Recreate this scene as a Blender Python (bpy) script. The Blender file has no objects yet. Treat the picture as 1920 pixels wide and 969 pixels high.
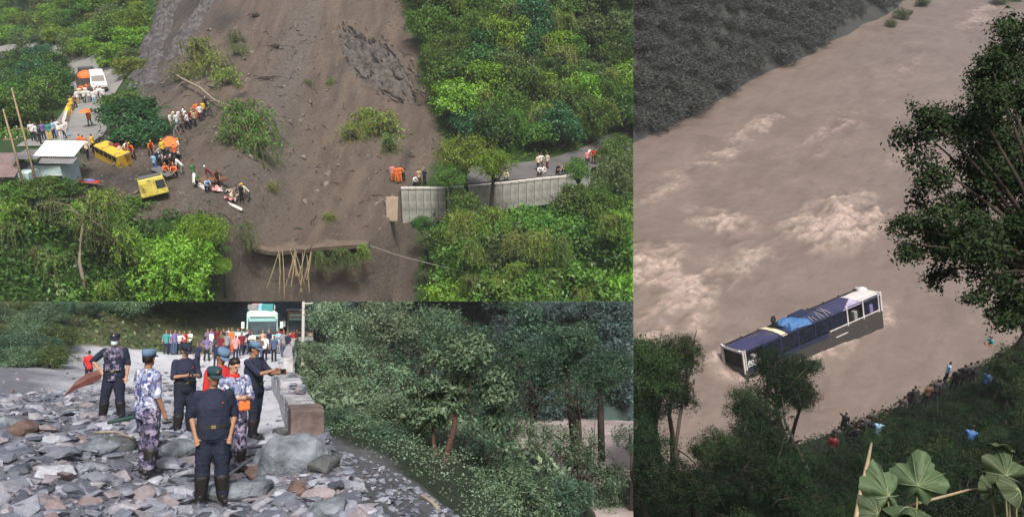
import bpy, bmesh, math, random
import numpy as np
from mathutils import Matrix, Vector

# ---------------------------------------------------------------- camera, sky, sun, exposure
FPX, CX, CY = 1500.0, 960.0, 484.5            # focal length and centre in photograph pixels
PITCH = math.radians(2.9)
EYE = Vector((0, 0, 40.0))
sc = bpy.context.scene
cam_d = bpy.data.cameras.new("camera"); cam = bpy.data.objects.new("camera", cam_d)
sc.collection.objects.link(cam); sc.camera = cam
cam.location = EYE; cam.rotation_euler = (math.radians(90) + PITCH, 0, 0)
cam_d.sensor_width = 36; cam_d.lens = FPX / 1920 * 36; cam_d.clip_start = 0.1; cam_d.clip_end = 3000
world = bpy.data.worlds.new("World"); sc.world = world; world.use_nodes = True
nt = world.node_tree; nt.nodes.clear()
wo = nt.nodes.new("ShaderNodeOutputWorld"); bg = nt.nodes.new("ShaderNodeBackground"); sky = nt.nodes.new("ShaderNodeTexSky")
SUN_EL, SUN_AZ = math.radians(42), math.radians(170)   # from behind the camera, a little to the right
sky.sky_type = 'NISHITA'; sky.sun_disc = False; sky.sun_elevation = SUN_EL; sky.sun_rotation = SUN_AZ
sky.air_density = 1.0; sky.dust_density = 6.0; sky.ozone_density = 1.0
bg.inputs[1].default_value = 0.08
nt.links.new(sky.outputs[0], bg.inputs[0]); nt.links.new(bg.outputs[0], wo.inputs[0])
sun_d = bpy.data.lights.new("sun", 'SUN'); sun = bpy.data.objects.new("sun", sun_d); sc.collection.objects.link(sun)
sun_d.energy = 2.5; sun_d.angle = math.radians(11); sun_d.color = (1.0, 0.95, 0.88)
sd = Vector((math.sin(SUN_AZ) * math.cos(SUN_EL), math.cos(SUN_AZ) * math.cos(SUN_EL), math.sin(SUN_EL)))
sun.rotation_euler = sd.to_track_quat('Z', 'Y').to_euler()
sc.view_settings.view_transform = 'Standard'; sc.view_settings.look = 'None'
sc.view_settings.exposure = 0.8; sc.view_settings.gamma = 1.0

HAZE = 0.0004
# ---------------------------------------------------------------- frames: three places round one camera
COL = sc.collection
RNG = np.random.default_rng(7); random.seed(7)
class Frame:
    """A place with its own level ground; local axes X right, Y away, Z up, the eye at the origin."""
    def __init__(s, pitch_deg, seams):
        s.p = math.radians(pitch_deg); s.seams = seams
        s.W = Matrix.Translation(EYE) @ Matrix.Rotation(PITCH - s.p, 4, 'X')
        s.c, s.s = math.cos(s.p), math.sin(s.p)
    def P(s, u, v, d):
        xc = (u - CX) / FPX * d; yc = -(v - CY) / FPX * d
        return np.array([xc, d * s.c - yc * s.s, d * s.s + yc * s.c])
    def px(s, q):
        d = q[1] * s.c + q[2] * s.s; yc = -q[1] * s.s + q[2] * s.c
        return CX + q[0] / d * FPX, CY - yc / d * FPX, d
    def hit(s, zf, u, v, d0=4, d1=260, step=.2):
        ds = np.arange(d0, d1, step)
        xc = (u - CX) / FPX * ds; yc = -(v - CY) / FPX * ds
        y = ds * s.c - yc * s.s; z = ds * s.s + yc * s.c
        g = zf(xc, y)
        k = np.argmax(z < g)
        if not (z < g).any(): return None
        return np.array([xc[k], y[k], g[k]])
A = Frame(-22.0, 'A'); B = Frame(2.9, 'B'); C = Frame(-30.0, 'C')
SEAM_U, SEAM_V = 1187.5, 565.0

# ---------------------------------------------------------------- noise, splines
def _h(i, j, k):
    n = np.sin(i * 127.1 + j * 311.7 + k * 74.7) * 43758.5453
    return n - np.floor(n)
def vnoise(p):
    p = np.asarray(p, float); i = np.floor(p); f = p - i; f = f * f * (3 - 2 * f); r = 0
    for a in (0, 1):
        for b in (0, 1):
            for c in (0, 1):
                w = (f[..., 0] if a else 1 - f[..., 0]) * (f[..., 1] if b else 1 - f[..., 1]) * (f[..., 2] if c else 1 - f[..., 2])
                r = r + w * _h(i[..., 0] + a, i[..., 1] + b, i[..., 2] + c)
    return r * 2 - 1
def fbm(x, y, z=0.0, o=4, sc_=1.0):
    p = np.stack(np.broadcast_arrays(np.asarray(x, float), np.asarray(y, float), np.asarray(z, float)), -1) * sc_
    r = 0; a = 1.0; t = 0
    for k in range(o):
        r = r + a * vnoise(p + 17.3 * k); t += a; a *= .5; p = p * 2.03
    return r / t
def tps(pts, lam=0.3):
    pts = np.asarray(pts, float); X = pts[:, :2]; n = len(X)
    def U(r2): return np.where(r2 > 1e-9, .5 * r2 * np.log(r2 + 1e-12), 0)
    K = U(((X[:, None] - X[None]) ** 2).sum(-1)) + lam * np.eye(n)
    Pm = np.hstack([np.ones((n, 1)), X]); L = np.zeros((n + 3, n + 3)); L[:n, :n] = K; L[:n, n:] = Pm; L[n:, :n] = Pm.T
    w = np.linalg.solve(L, np.concatenate([pts[:, 2], np.zeros(3)]))
    def f(x, y):
        x = np.asarray(x, float); y = np.asarray(y, float); sh = np.broadcast(x, y).shape
        q = np.stack(np.broadcast_arrays(x, y), -1).reshape(-1, 2); out = np.zeros(len(q))
        for k in range(n):
            out += w[k] * U(((q - X[k]) ** 2).sum(-1))
        out += w[n] + q @ w[n + 1:]
        return out.reshape(sh)
    return f

def bake(f, x0, x1, y0, y1, res):
    nx, ny = int((x1 - x0) / res) + 2, int((y1 - y0) / res) + 2
    gx, gy = x0 + np.arange(nx) * res, y0 + np.arange(ny) * res
    G = f(*np.meshgrid(gx, gy, indexing='ij'))
    def g(x, y):
        a = np.clip((np.asarray(x, float) - x0) / res, 0, nx - 1.001); b = np.clip((np.asarray(y, float) - y0) / res, 0, ny - 1.001)
        i = a.astype(int); j = b.astype(int); a = a - i; b = b - j
        return (G[i, j] * (1 - a) + G[i + 1, j] * a) * (1 - b) + (G[i, j + 1] * (1 - a) + G[i + 1, j + 1] * a) * b
    return g
# ---------------------------------------------------------------- materials
MATS = {}
def _new(name):
    m = bpy.data.materials.new(name); m.use_nodes = True; t = m.node_tree; t.nodes.clear()
    o = t.nodes.new("ShaderNodeOutputMaterial"); b = t.nodes.new("ShaderNodeBsdfPrincipled")
    t.links.new(b.outputs[0], o.inputs[0]); return m, t, b, o
def _noise(t, scale, detail=6, rough=.6, vec=None, map_scale=None):
    n = t.nodes.new("ShaderNodeTexNoise"); n.inputs['Scale'].default_value = scale; n.inputs['Detail'].default_value = detail
    n.inputs['Roughness'].default_value = rough
    tc = t.nodes.new("ShaderNodeTexCoord"); src = tc.outputs['Object']
    if map_scale:
        mp = t.nodes.new("ShaderNodeMapping"); mp.inputs['Scale'].default_value = map_scale
        t.links.new(src, mp.inputs[0]); src = mp.outputs[0]
    t.links.new(src, n.inputs['Vector']); return n
def _ramp(t, fac, stops):
    r = t.nodes.new("ShaderNodeValToRGB"); e = r.color_ramp.elements
    while len(e) < len(stops): e.new(.5)
    for k, (p, c) in enumerate(stops): e[k].position = p; e[k].color = (*c, 1)
    t.links.new(fac, r.inputs[0]); return r.outputs[0]
def _mix(t, fac, a, b, mode='MIX'):
    m = t.nodes.new("ShaderNodeMix"); m.data_type = 'RGBA'; m.blend_type = mode
    for s, i in ((fac, 0), (a, 6), (b, 7)):
        if hasattr(s, 'links'): t.links.new(s, m.inputs[i])
        elif i == 0: m.inputs[0].default_value = s
        else: m.inputs[i].default_value = (*s, 1)
    return m.outputs[2]
def _bump(t, b, h, strength, dist):
    n = t.nodes.new("ShaderNodeBump"); n.inputs['Strength'].default_value = strength; n.inputs['Distance'].default_value = dist
    t.links.new(h, n.inputs['Height']); t.links.new(n.outputs[0], b.inputs['Normal'])
def mat(name, rgb, rough=.75, var=.25, scale=2.0, bump=.0, bscale=20, spec=.3, metal=0, rgb2=None):
    if name in MATS: return MATS[name]
    m, t, b, o = _new(name)
    n = _noise(t, scale)
    lo = tuple(c * (1 - var) for c in rgb); hi = tuple(min(1, c * (1 + var)) for c in (rgb2 or rgb))
    t.links.new(_ramp(t, n.outputs[0], [(.3, lo), (.7, hi)]), b.inputs['Base Color'])
    b.inputs['Roughness'].default_value = rough; b.inputs['Specular IOR Level'].default_value = spec; b.inputs['Metallic'].default_value = metal
    if bump:
        n2 = _noise(t, bscale, 8, .65); _bump(t, b, n2.outputs[0], 1.0, bump)
    MATS[name] = m; return m
def leafmat(name, dark, light, trans=.25, rough=.45, spec=.35):
    if name in MATS: return MATS[name]
    m, t, b, o = _new(name)
    at = t.nodes.new("ShaderNodeAttribute"); at.attribute_name = "tint"
    oi = t.nodes.new("ShaderNodeObjectInfo")
    c = _mix(t, at.outputs['Fac'], dark, light)
    hs = t.nodes.new("ShaderNodeHueSaturation"); t.links.new(c, hs.inputs['Color'])
    mr = t.nodes.new("ShaderNodeMapRange"); mr.inputs[3].default_value = .75; mr.inputs[4].default_value = 1.25
    t.links.new(oi.outputs['Random'], mr.inputs[0]); t.links.new(mr.outputs[0], hs.inputs['Value'])
    mh = t.nodes.new("ShaderNodeMapRange"); mh.inputs[3].default_value = .485; mh.inputs[4].default_value = .515
    t.links.new(oi.outputs['Random'], mh.inputs[0]); t.links.new(mh.outputs[0], hs.inputs['Hue'])
    t.links.new(hs.outputs[0], b.inputs['Base Color']); b.inputs['Roughness'].default_value = rough; b.inputs['Specular IOR Level'].default_value = spec
    tr = t.nodes.new("ShaderNodeBsdfTranslucent"); t.links.new(hs.outputs[0], tr.inputs[0])
    mx = t.nodes.new("ShaderNodeMixShader"); mx.inputs[0].default_value = trans
    t.links.new(b.outputs[0], mx.inputs[1]); t.links.new(tr.outputs[0], mx.inputs[2]); t.links.new(mx.outputs[0], o.inputs[0])
    MATS[name] = m; return m
CLOTH = dict(white=(.68, .68, .70), black=(.015, .015, .018), navy=(.02, .028, .06), blue=(.06, .16, .42), skyblue=(.25, .45, .62), red=(.42, .03, .03),
             orange=(.75, .17, .05), yellow=(.72, .50, .06), maroon=(.16, .02, .03), grey=(.22, .22, .23), tan=(.45, .34, .23), green=(.07, .18, .08),
             teal=(.06, .25, .26), pink=(.60, .25, .26), brown=(.16, .09, .06), cream=(.62, .55, .42), violet=(.16, .13, .30), darkgrey=(.07, .07, .075), denim=(.06, .09, .17))
def muddy(name, rgb, amount=.5, rough=.5):
    if name in MATS: return MATS[name]
    m, t, b, o = _new(name); n = _noise(t, 1.6, 8, .7); n2 = _noise(t, 7, 6, .7)
    c = _mix(t, _ramp(t, n.outputs[0], [(.62 - amount * .4, (0, 0, 0)), (.72 - amount * .25, (1, 1, 1))]), rgb, (.115, .085, .062)); c = _mix(t, 1.0, c, _ramp(t, n2.outputs[0], [(.3, (.7,) * 3), (.7, (1.15,) * 3)]), 'MULTIPLY')
    t.links.new(c, b.inputs['Base Color']); b.inputs['Roughness'].default_value = rough; n3 = _noise(t, 9, 6); _bump(t, b, n3.outputs[0], .5, .03); MATS[name] = m; return m
def cloth(c): return mat('cloth_' + c, CLOTH[c], .85, .18, 6, .01, 40, .15)
def skin_m(k=0): return mat('skin_%d' % k, [(.36, .20, .13), (.27, .145, .09), (.42, .26, .18)][k], .55, .1, 8, 0, 1, .3)
def hair_m(): return mat('black_hair', (.012, .010, .009), .5, .2, 30, 0, 1, .3)

# ---------------------------------------------------------------- mesh helpers
def mesh_from(name, v, f, smooth=False, fm=None, attrs=None, pattrs=None):
    me = bpy.data.meshes.new(name); v = np.asarray(v, float)
    if isinstance(f, np.ndarray) and f.ndim == 2:
        n, k = f.shape
        me.vertices.add(len(v)); me.vertices.foreach_set('co', v.ravel())
        me.loops.add(n * k); me.loops.foreach_set('vertex_index', f.astype(np.int32).ravel())
        me.polygons.add(n); me.polygons.foreach_set('loop_start', np.arange(0, n * k, k, dtype=np.int32))
        me.update(calc_edges=True); me.validate()
    else:
        me.from_pydata([tuple(x) for x in v], [], [tuple(int(i) for i in q) for q in f])
    if smooth: me.polygons.foreach_set('use_smooth', np.ones(len(me.polygons), bool))
    if fm is not None: me.polygons.foreach_set('material_index', np.asarray(fm, np.int32))
    for k, a in (attrs or {}).items():
        at = me.attributes.new(k, 'FLOAT', 'FACE'); at.data.foreach_set('value', np.asarray(a, np.float32))
    for k, a in (pattrs or {}).items():
        at = me.attributes.new(k, 'FLOAT', 'POINT'); at.data.foreach_set('value', np.asarray(a, np.float32))
    return me
def Mx(loc=(0, 0, 0), rz=0, rx=0, ry=0, s=1.0):
    S = Matrix.Diagonal((*( (s, s, s) if np.isscalar(s) else s), 1))
    return Matrix.Translation(Vector([float(q) for q in loc])) @ Matrix.Rotation(rz, 4, 'Z') @ Matrix.Rotation(ry, 4, 'Y') @ Matrix.Rotation(rx, 4, 'X') @ S
THINGS = []; PANEL = {}
def link(name, data, fr=None, M=None, parent=None, mats=None):
    o = bpy.data.objects.new(name, data); COL.objects.link(o)
    if parent is not None:
        o.parent = parent
        if M is not None: o.matrix_basis = M
    else:
        o.matrix_basis = fr.W @ (M if M is not None else Matrix.Identity(4)); PANEL[o.name] = fr.seams
    if mats is not None and data is not None:
        mats = mats if isinstance(mats, (list, tuple)) else [mats]
        while len(data.materials) < len(mats): data.materials.append(None)
        for k, m in enumerate(mats): o.material_slots[k].link = 'OBJECT'; o.material_slots[k].material = m
    return o
def tag(o, label, cat, group=None, fr=None, at=None):
    o['label'] = label; o['category'] = cat
    if group: o['group'] = group
    u = 0.0
    if fr is not None and at is not None: u = fr.px(at)[0]
    THINGS.append((o, u)); return o
def thing(name, fr, loc, label, cat, group=None, rz=0, rx=0, ry=0, s=1.0):
    o = link(name, None, fr, Mx(loc, rz, rx, ry, s)); o.empty_display_size = .2
    return tag(o, label, cat, group, fr, loc)
def structure(name, me, fr, mats, M=None):
    o = link(name, me, fr, M, None, mats); o['kind'] = 'structure'; return o
def stuff(name, me, fr, mats, label, cat, M=None):
    o = link(name, me, fr, M, None, mats); o['kind'] = 'stuff'; o['label'] = label; o['category'] = cat; return o
class MB:
    """collects shapes into one mesh"""
    def __init__(s): s.v = []; s.f = []; s.m = []; s.n = 0
    def add(s, v, f, mi=0):
        v = np.asarray(v, float); s.v.append(v); s.f += [tuple(i + s.n for i in q) for q in f]; s.m += [mi] * len(f); s.n += len(v); return s
    def box(s, c, d, rz=0, mi=0, rx=0, ry=0, taper=1.0):
        q = np.array([(x, y, z) for z in (-.5, .5) for y in (-.5, .5) for x in (-.5, .5)]); q[4:, :2] *= taper; q = q * np.array(d)
        R = np.array((Matrix.Rotation(rz, 3, 'Z') @ Matrix.Rotation(ry, 3, 'Y') @ Matrix.Rotation(rx, 3, 'X')))
        return s.add(q @ R.T + np.array(c), [(0, 2, 3, 1), (4, 5, 7, 6), (0, 1, 5, 4), (2, 6, 7, 3), (0, 4, 6, 2), (1, 3, 7, 5)], mi)
    def tube(s, pts, rad, seg=6, mi=0, cap=True):
        pts = np.asarray(pts, float); n = len(pts); rad = np.broadcast_to(rad, n); vs = []
        for i in range(n):
            t = pts[min(i + 1, n - 1)] - pts[max(i - 1, 0)]; t = t / (np.linalg.norm(t) + 1e-9)
            a = np.cross(t, (0, 0, 1) if abs(t[2]) < .9 else (1, 0, 0)); a /= np.linalg.norm(a); b = np.cross(t, a)
            for k in range(seg):
                an = 2 * math.pi * k / seg; vs.append(pts[i] + rad[i] * (math.cos(an) * a + math.sin(an) * b))
        f = [(i * seg + k, i * seg + (k + 1) % seg, (i + 1) * seg + (k + 1) % seg, (i + 1) * seg + k) for i in range(n - 1) for k in range(seg)]
        if cap: f += [tuple(range(seg))[::-1], tuple((n - 1) * seg + k for k in range(seg))]
        return s.add(vs, f, mi)
    def rings(s, rr, seg=14, mi=0):
        """rr: (z, rx, ry, cx, cy) closed at both ends"""
        vs = [(cx + rx * math.cos(2 * math.pi * k / seg), cy + ry * math.sin(2 * math.pi * k / seg), z) for (z, rx, ry, cx, cy) in rr for k in range(seg)]
        n = len(rr); f = [(i * seg + k, i * seg + (k + 1) % seg, (i + 1) * seg + (k + 1) % seg, (i + 1) * seg + k) for i in range(n - 1) for k in range(seg)]
        f += [tuple(range(seg))[::-1], tuple((n - 1) * seg + k for k in range(seg))]
        return s.add(vs, f, mi)
    def ell(s, c, r, seg=12, rg=8, mi=0, R=None):
        th = np.linspace(0, math.pi, rg + 1)[1:-1]
        v = [(0, 0, -1)] + [(math.sin(t) * math.cos(2 * math.pi * k / seg), math.sin(t) * math.sin(2 * math.pi * k / seg), -math.cos(t)) for t in th for k in range(seg)] + [(0, 0, 1)]
        v = np.array(v) * np.array(r)
        if R is not None: v = v @ np.array(R).T
        f = [(0, 1 + (k + 1) % seg, 1 + k) for k in range(seg)]; m = len(th)
        f += [(1 + i * seg + k, 1 + i * seg + (k + 1) % seg, 1 + (i + 1) * seg + (k + 1) % seg, 1 + (i + 1) * seg + k) for i in range(m - 1) for k in range(seg)]
        L = 1 + m * seg; f += [(1 + (m - 1) * seg + k, 1 + (m - 1) * seg + (k + 1) % seg, L) for k in range(seg)]
        return s.add(v + np.array(c), f, mi)
    def cap(s, a, b, ra, rb, seg=10, mi=0):
        a = np.array(a, float); b = np.array(b, float); t = b - a; L = np.linalg.norm(t); t = t / (L + 1e-9)
        pts = [a - t * ra * .95, a - t * ra * .7, a, b, b + t * rb * .7, b + t * rb * .95]
        return s.tube(pts, [ra * .25, ra * .72, ra, rb, rb * .72, rb * .25], seg, mi)
    def prism(s, prof, w, mi=0, inset=None):
        """prof: (y,z) outline, extruded along x; inset(z) narrows"""
        n = len(prof); ins = inset or (lambda z: 0)
        v = [(sx * (w / 2 - ins(z)), y, z) for sx in (-1, 1) for (y, z) in prof]
        f = [tuple(range(n)), tuple(range(2 * n - 1, n - 1, -1))] + [(k, k + n, (k + 1) % n + n, (k + 1) % n) for k in range(n)]
        return s.add(v, f, mi)
    def mesh(s, name, smooth=False): return mesh_from(name, np.concatenate(s.v), s.f, smooth, s.m)
def part(name, mb, parent, mats, M=None, smooth=False, label=None):
    me = mb.mesh(name, smooth) if isinstance(mb, MB) else mb
    o = link(name, me, None, M, parent, mats)
    if label: o['label'] = label
    return o
def bevelled(mb, w, seg=2):
    me = mb.mesh('tmp'); bm = bmesh.new(); bm.from_mesh(me); bmesh.ops.remove_doubles(bm, verts=bm.verts, dist=1e-5)
    bmesh.ops.bevel(bm, geom=list(bm.edges), offset=w, segments=seg, affect='EDGES', profile=.5); bm.to_mesh(me); bm.free(); return me
def grid_mesh(name, X, Y, Z, pattrs=None, smooth=True):
    n, m = X.shape; v = np.stack([X, Y, Z], -1).reshape(-1, 3)
    i = np.arange(n * m).reshape(n, m)
    f = np.stack([i[:-1, :-1], i[:-1, 1:], i[1:, 1:], i[1:, :-1]], -1).reshape(-1, 4)
    return mesh_from(name, v, f, smooth, pattrs={k: a.ravel() for k, a in (pattrs or {}).items()})
def ribbon(path, zf, half, name, lift=.06, nw=6, n=80, pattrs=None):
    path = np.asarray(path, float); d = np.r_[0, np.cumsum(np.hypot(*np.diff(path[:, :2], axis=0).T))]
    t = np.linspace(0, d[-1], n); x = np.interp(t, d, path[:, 0]); y = np.interp(t, d, path[:, 1])
    k = np.ones(9) / 9; xs = np.convolve(np.pad(x, 4, 'edge'), k, 'valid'); ys = np.convolve(np.pad(y, 4, 'edge'), k, 'valid')
    tx, ty = np.gradient(xs), np.gradient(ys); L = np.hypot(tx, ty); nx, ny = -ty / L, tx / L
    h = np.interp(t, d, np.broadcast_to(half, len(path)))
    o = np.linspace(-1, 1, nw)
    X = xs[:, None] + nx[:, None] * h[:, None] * o; Y = ys[:, None] + ny[:, None] * h[:, None] * o
    zc = zf(xs, ys)[:, None] + lift
    Z = .5 * zc + .5 * (zf(X, Y) + lift); Z = np.maximum(Z, zf(X, Y) + lift * .7)
    return grid_mesh(name, X, Y, Z), np.stack([xs, ys], -1)

# ---------------------------------------------------------------- foliage
def leaves(pos, nrm, size, rng, aspect=.55, droop=.3, tint=None):
    n = len(pos); nrm = nrm / (np.linalg.norm(nrm, axis=1, keepdims=True) + 1e-9)
    r = rng.normal(size=(n, 3)); r[:, 2] -= droop
    t = r - (r * nrm).sum(1, keepdims=True) * nrm; t /= np.linalg.norm(t, axis=1, keepdims=True) + 1e-9
    b = np.cross(nrm, t); s = np.broadcast_to(size, n)[:, None]
    v = np.stack([pos - t * s * .5, pos + b * s * aspect * .5 + nrm * s * .10, pos + t * s * .5 - nrm * s * .1, pos - b * s * aspect * .5 + nrm * s * .10], 1).reshape(-1, 3)
    f = np.arange(4 * n).reshape(n, 4)
    return v, f, (tint if tint is not None else rng.random(n))
def crown_pts(lobes, ncl, per, spread, rng, under=.35, up=.55, inner=.22, warp=.0):
    """clusters of leaves in the shells of many lobes"""
    P_, N_, T_ = [], [], []
    for (c, r) in lobes:
        r = np.broadcast_to(r, 3); c = np.array(c)
        m = max(4, int(ncl * (r[0] * r[1]) ))
        d = rng.normal(size=(m * 3, 3)); d /= np.linalg.norm(d, axis=1, keepdims=True)
        d = d[(d[:, 2] > -.35) | (rng.random(len(d)) < under)][:m]
        rad = 1 - inner * rng.random((len(d), 1)) * (1 + 3 * (rng.random((len(d), 1)) < .3))
        q = c + d * r * rad; lobt = rng.random()
        k = np.repeat(np.arange(len(q)), per)
        p = q[k] + rng.normal(size=(len(k), 3)) * spread * np.array([1, 1, .6])
        if warp: p = p + warp * np.stack([fbm(p[:, 0] + 9 * i, p[:, 1], p[:, 2], 3, 2.6) for i in range(3)], -1) + np.array([0, 0, -.5]) * warp * (rng.random((len(p), 1)) ** 3)
        ct = rng.random(len(q))
        P_.append(p); N_.append(d[k] * .7 + np.array([0, 0, up]) + rng.normal(size=(len(k), 3)) * .55)
        T_.append(np.clip(.25 * lobt + .45 * ct[k] + .4 * rng.random(len(k)), 0, 1))
    return np.concatenate(P_), np.concatenate(N_), np.concatenate(T_)
def tree_proto(seed, nl=16, leaf=.09, ncl=260, per=7, spread=.07, flat=.8, lobe=.42, droop=.3, aspect=.55, layered=False, trunk_len=3.2, sparse=1.0, under=.35, twig=True):
    """unit crown (radius about 1) round the origin, trunk going down"""
    rng = np.random.default_rng(seed); lobes = []; tries = 0
    while len(lobes) < nl and tries < 500:
        tries += 1
        d = rng.normal(size=3); d /= np.linalg.norm(d); d[2] = d[2] * .8 + .15
        c = d * (rng.random() ** .4) * .72; c[2] *= flat
        r = lobe * (.65 + .6 * rng.random())
        if all(np.linalg.norm(c - q[0]) > .22 for q in lobes):
            lobes.append((c, (r, r * (.8 + .4 * rng.random()), r * (.3 if layered else .75))))
    p, n, t = crown_pts(lobes, ncl * sparse, per, spread, rng, under, .9 if layered else .5, .22, .34)
    v, f, t = leaves(p, n, leaf * (.45 + 1.1 * rng.random(len(p)) ** 1.5), rng, aspect, droop, t)
    crown = mesh_from('crown', v, f, False, attrs={'tint': t})
    mb = MB(); top = np.array([0, 0, -.25 * flat]); k = rng.normal(size=2) * .12
    mb.tube([(k[0] * 2, k[1] * 2, -trunk_len), (k[0], k[1], -trunk_len * .5), (k[0] * .3, 0, -.9), top], [.10, .085, .07, .05], 7)
    for (c, r) in lobes:
        st = np.array([k[0] * .3, 0, -.9 + .5 * rng.random()]); mid = st * .5 + c * .5 + np.array([0, 0, -.08]) + rng.normal(size=3) * .04
        mb.tube([st, mid, c], [.042, .028, .012], 5)
        if twig:
            for _ in range(3):
                e = c + rng.normal(size=3) * .28; mb.tube([c, (c + e) / 2 + rng.normal(size=3) * .04, e], [.014, .009, .003], 4, cap=False)
    return mb.mesh('trunk', True), crown
PROTO = {}
def tree(fr, center, R, proto, leafm, label, cat='tree', group=None, name='tree', bark='bark', rz=None, sz=1.0, fall=None):
    tm, cm = PROTO[proto]
    rz = random.random() * 6.28 if rz is None else rz
    o = link(name, None, fr, Mx(center, rz, 0 if fall is None else fall, 0, (R, R, R * sz)))
    tag(o, label, cat, group, fr, center)
    part('trunk', tm, o, MATS[bark]); part('crown', cm, o, MATS[leafm])
    return o
def brush_proto(seed, nst=26, hang=1.0, leaf=.16, length=1.0):
    """arching stems with hanging narrow leaves, unit size, base at the origin"""
    rng = np.random.default_rng(seed); mb = MB(); P_, N_ = [], []
    for k in range(nst):
        a = rng.random() * 6.28; L = length * (.5 + .6 * rng.random()); h = .35 + .6 * rng.random()
        t = np.linspace(0, 1, 6); base = rng.normal(size=2) * .18
        x = base[0] + math.cos(a) * L * t; y = base[1] + math.sin(a) * L * t; z = h * 4 * t * (1 - t) * .7 + h * .3 * t - hang * .55 * t ** 2 + .05
        pts = np.stack([x, y, z], -1); mb.tube(pts, np.linspace(.016, .004, 6), 4, cap=False)
        m = 34; tt = rng.random(m) ** .7; q = np.stack([np.interp(tt, t, pts[:, i]) for i in range(3)], -1) + rng.normal(size=(m, 3)) * .06
        P_.append(q); N_.append(rng.normal(size=(m, 3)) * .6 + np.array([0, 0, .5]))
    p = np.concatenate(P_); v, f, t = leaves(p, np.concatenate(N_), leaf * (.6 + .8 * rng.random(len(p))), rng, .22, 1.3)
    return mb.mesh('stem', True), mesh_from('foliage', v, f, False, attrs={'tint': t})
def brush(fr, pos, R, proto, leafm, label, group=None, name='bamboo_clump', cat='plant', rz=None, s=None, tilt=0, ry=0):
    sm, fm = PROTO[proto]; o = link(name, None, fr, Mx(pos, random.random() * 6.28 if rz is None else rz, tilt, ry, s if s is not None else R)); tag(o, label, cat, group, fr, pos)
    part('stem', sm, o, MATS['bamboo_stem']); part('foliage', fm, o, MATS[leafm]); return o
def cover_mesh(pts, rng, leaf=.3, per=6, spread=.3, hgt=.35):
    k = np.repeat(np.arange(len(pts)), per); p = pts[k] + rng.normal(size=(len(k), 3)) * np.array([spread, spread, hgt * .6]) + np.array([0, 0, hgt])
    ct = rng.random(len(pts)); v, f, t = leaves(p, rng.normal(size=(len(k), 3)) * .6 + np.array([0, 0, .8]), leaf * (.5 + rng.random(len(k))), rng, .5, .2, np.clip(.6 * ct[k] + .4 * rng.random(len(k)), 0, 1))
    return mesh_from('cover', v, f, False, attrs={'tint': t})
def rock_mesh(seed, flat=.5, n=16):
    rng = np.random.default_rng(seed); p = rng.normal(size=(n, 3)); p /= np.linalg.norm(p, axis=1, keepdims=True) ** .8
    p *= np.array([1, .55 + .4 * rng.random(), flat * (.7 + .6 * rng.random())]) * .5
    bm = bmesh.new()
    for q in p: bm.verts.new(q)
    bmesh.ops.convex_hull(bm, input=list(bm.verts)); loose = [x for x in bm.verts if not x.link_faces]
    bmesh.ops.delete(bm, geom=loose, context='VERTS')
    me = bpy.data.meshes.new('stone'); bm.to_mesh(me); bm.free(); return me
def mesh_np(me):
    v = np.empty(len(me.vertices) * 3); me.vertices.foreach_get('co', v); return v.reshape(-1, 3), [tuple(p.vertices) for p in me.polygons]

# ---------------------------------------------------------------- people
TEMP = []
def remesh(mb, voxel, smooth=3, noise=0.0, name='body', labels=False, wr=0):
    me0 = mb.mesh('tmp'); ob = bpy.data.objects.new('tmp', me0); COL.objects.link(ob)
    md = ob.modifiers.new('r', 'REMESH'); md.mode = 'VOXEL'; md.voxel_size = voxel
    if smooth: ms = ob.modifiers.new('s', 'SMOOTH'); ms.factor = .5; ms.iterations = smooth
    dg = bpy.context.evaluated_depsgraph_get(); me = bpy.data.meshes.new_from_object(ob.evaluated_get(dg)); me.name = name
    bpy.data.objects.remove(ob)
    n = len(me.vertices); v = np.empty(n * 3); me.vertices.foreach_get('co', v); v = v.reshape(-1, 3)
    if noise:
        nr = np.empty(n * 3); me.vertices.foreach_get('normal', nr); nr = nr.reshape(-1, 3)
        v = v + nr * (noise * fbm(v[:, 0] * 9 + mb.n, v[:, 1] * 9, v[:, 2] * 6, 3))[:, None]
        if wr: v = v + nr * (.006 * (1 - 2.4 * np.abs(fbm(v[:, 0] * 7 + v[:, 2] * 4, v[:, 1] * 7, v[:, 2] * 16 + mb.n, 3))))[:, None]
        me.vertices.foreach_set('co', v.ravel())
    me.polygons.foreach_set('use_smooth', np.ones(len(me.polygons), bool))
    if labels:
        from mathutils.bvhtree import BVHTree
        bvh = BVHTree.FromPolygons([tuple(q) for q in np.concatenate(mb.v)], mb.f)
        idx = []
        for p in me.polygons:
            r = bvh.find_nearest(p.center); idx.append(mb.m[r[2]] if r[2] is not None else 0)
        me.polygons.foreach_set('material_index', np.array(idx, np.int32))
    me.update(); return me
def joints(po):
    J = dict(sa=(-.185, 0, 1.405), sb=(.185, 0, 1.405), ea=(-.25, .03, 1.13), eb=(.25, .03, 1.13), wa=(-.26, -.05, .88), wb=(.26, -.05, .88),
             fa=(-.11, .02, .075), fb=(.11, .02, .075), ka=None, kb=None, chest=(0, 0), drop=0.0, head=(0, 0), toe_a=0.15, toe_b=-.15)
    J.update(po); return J
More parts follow.
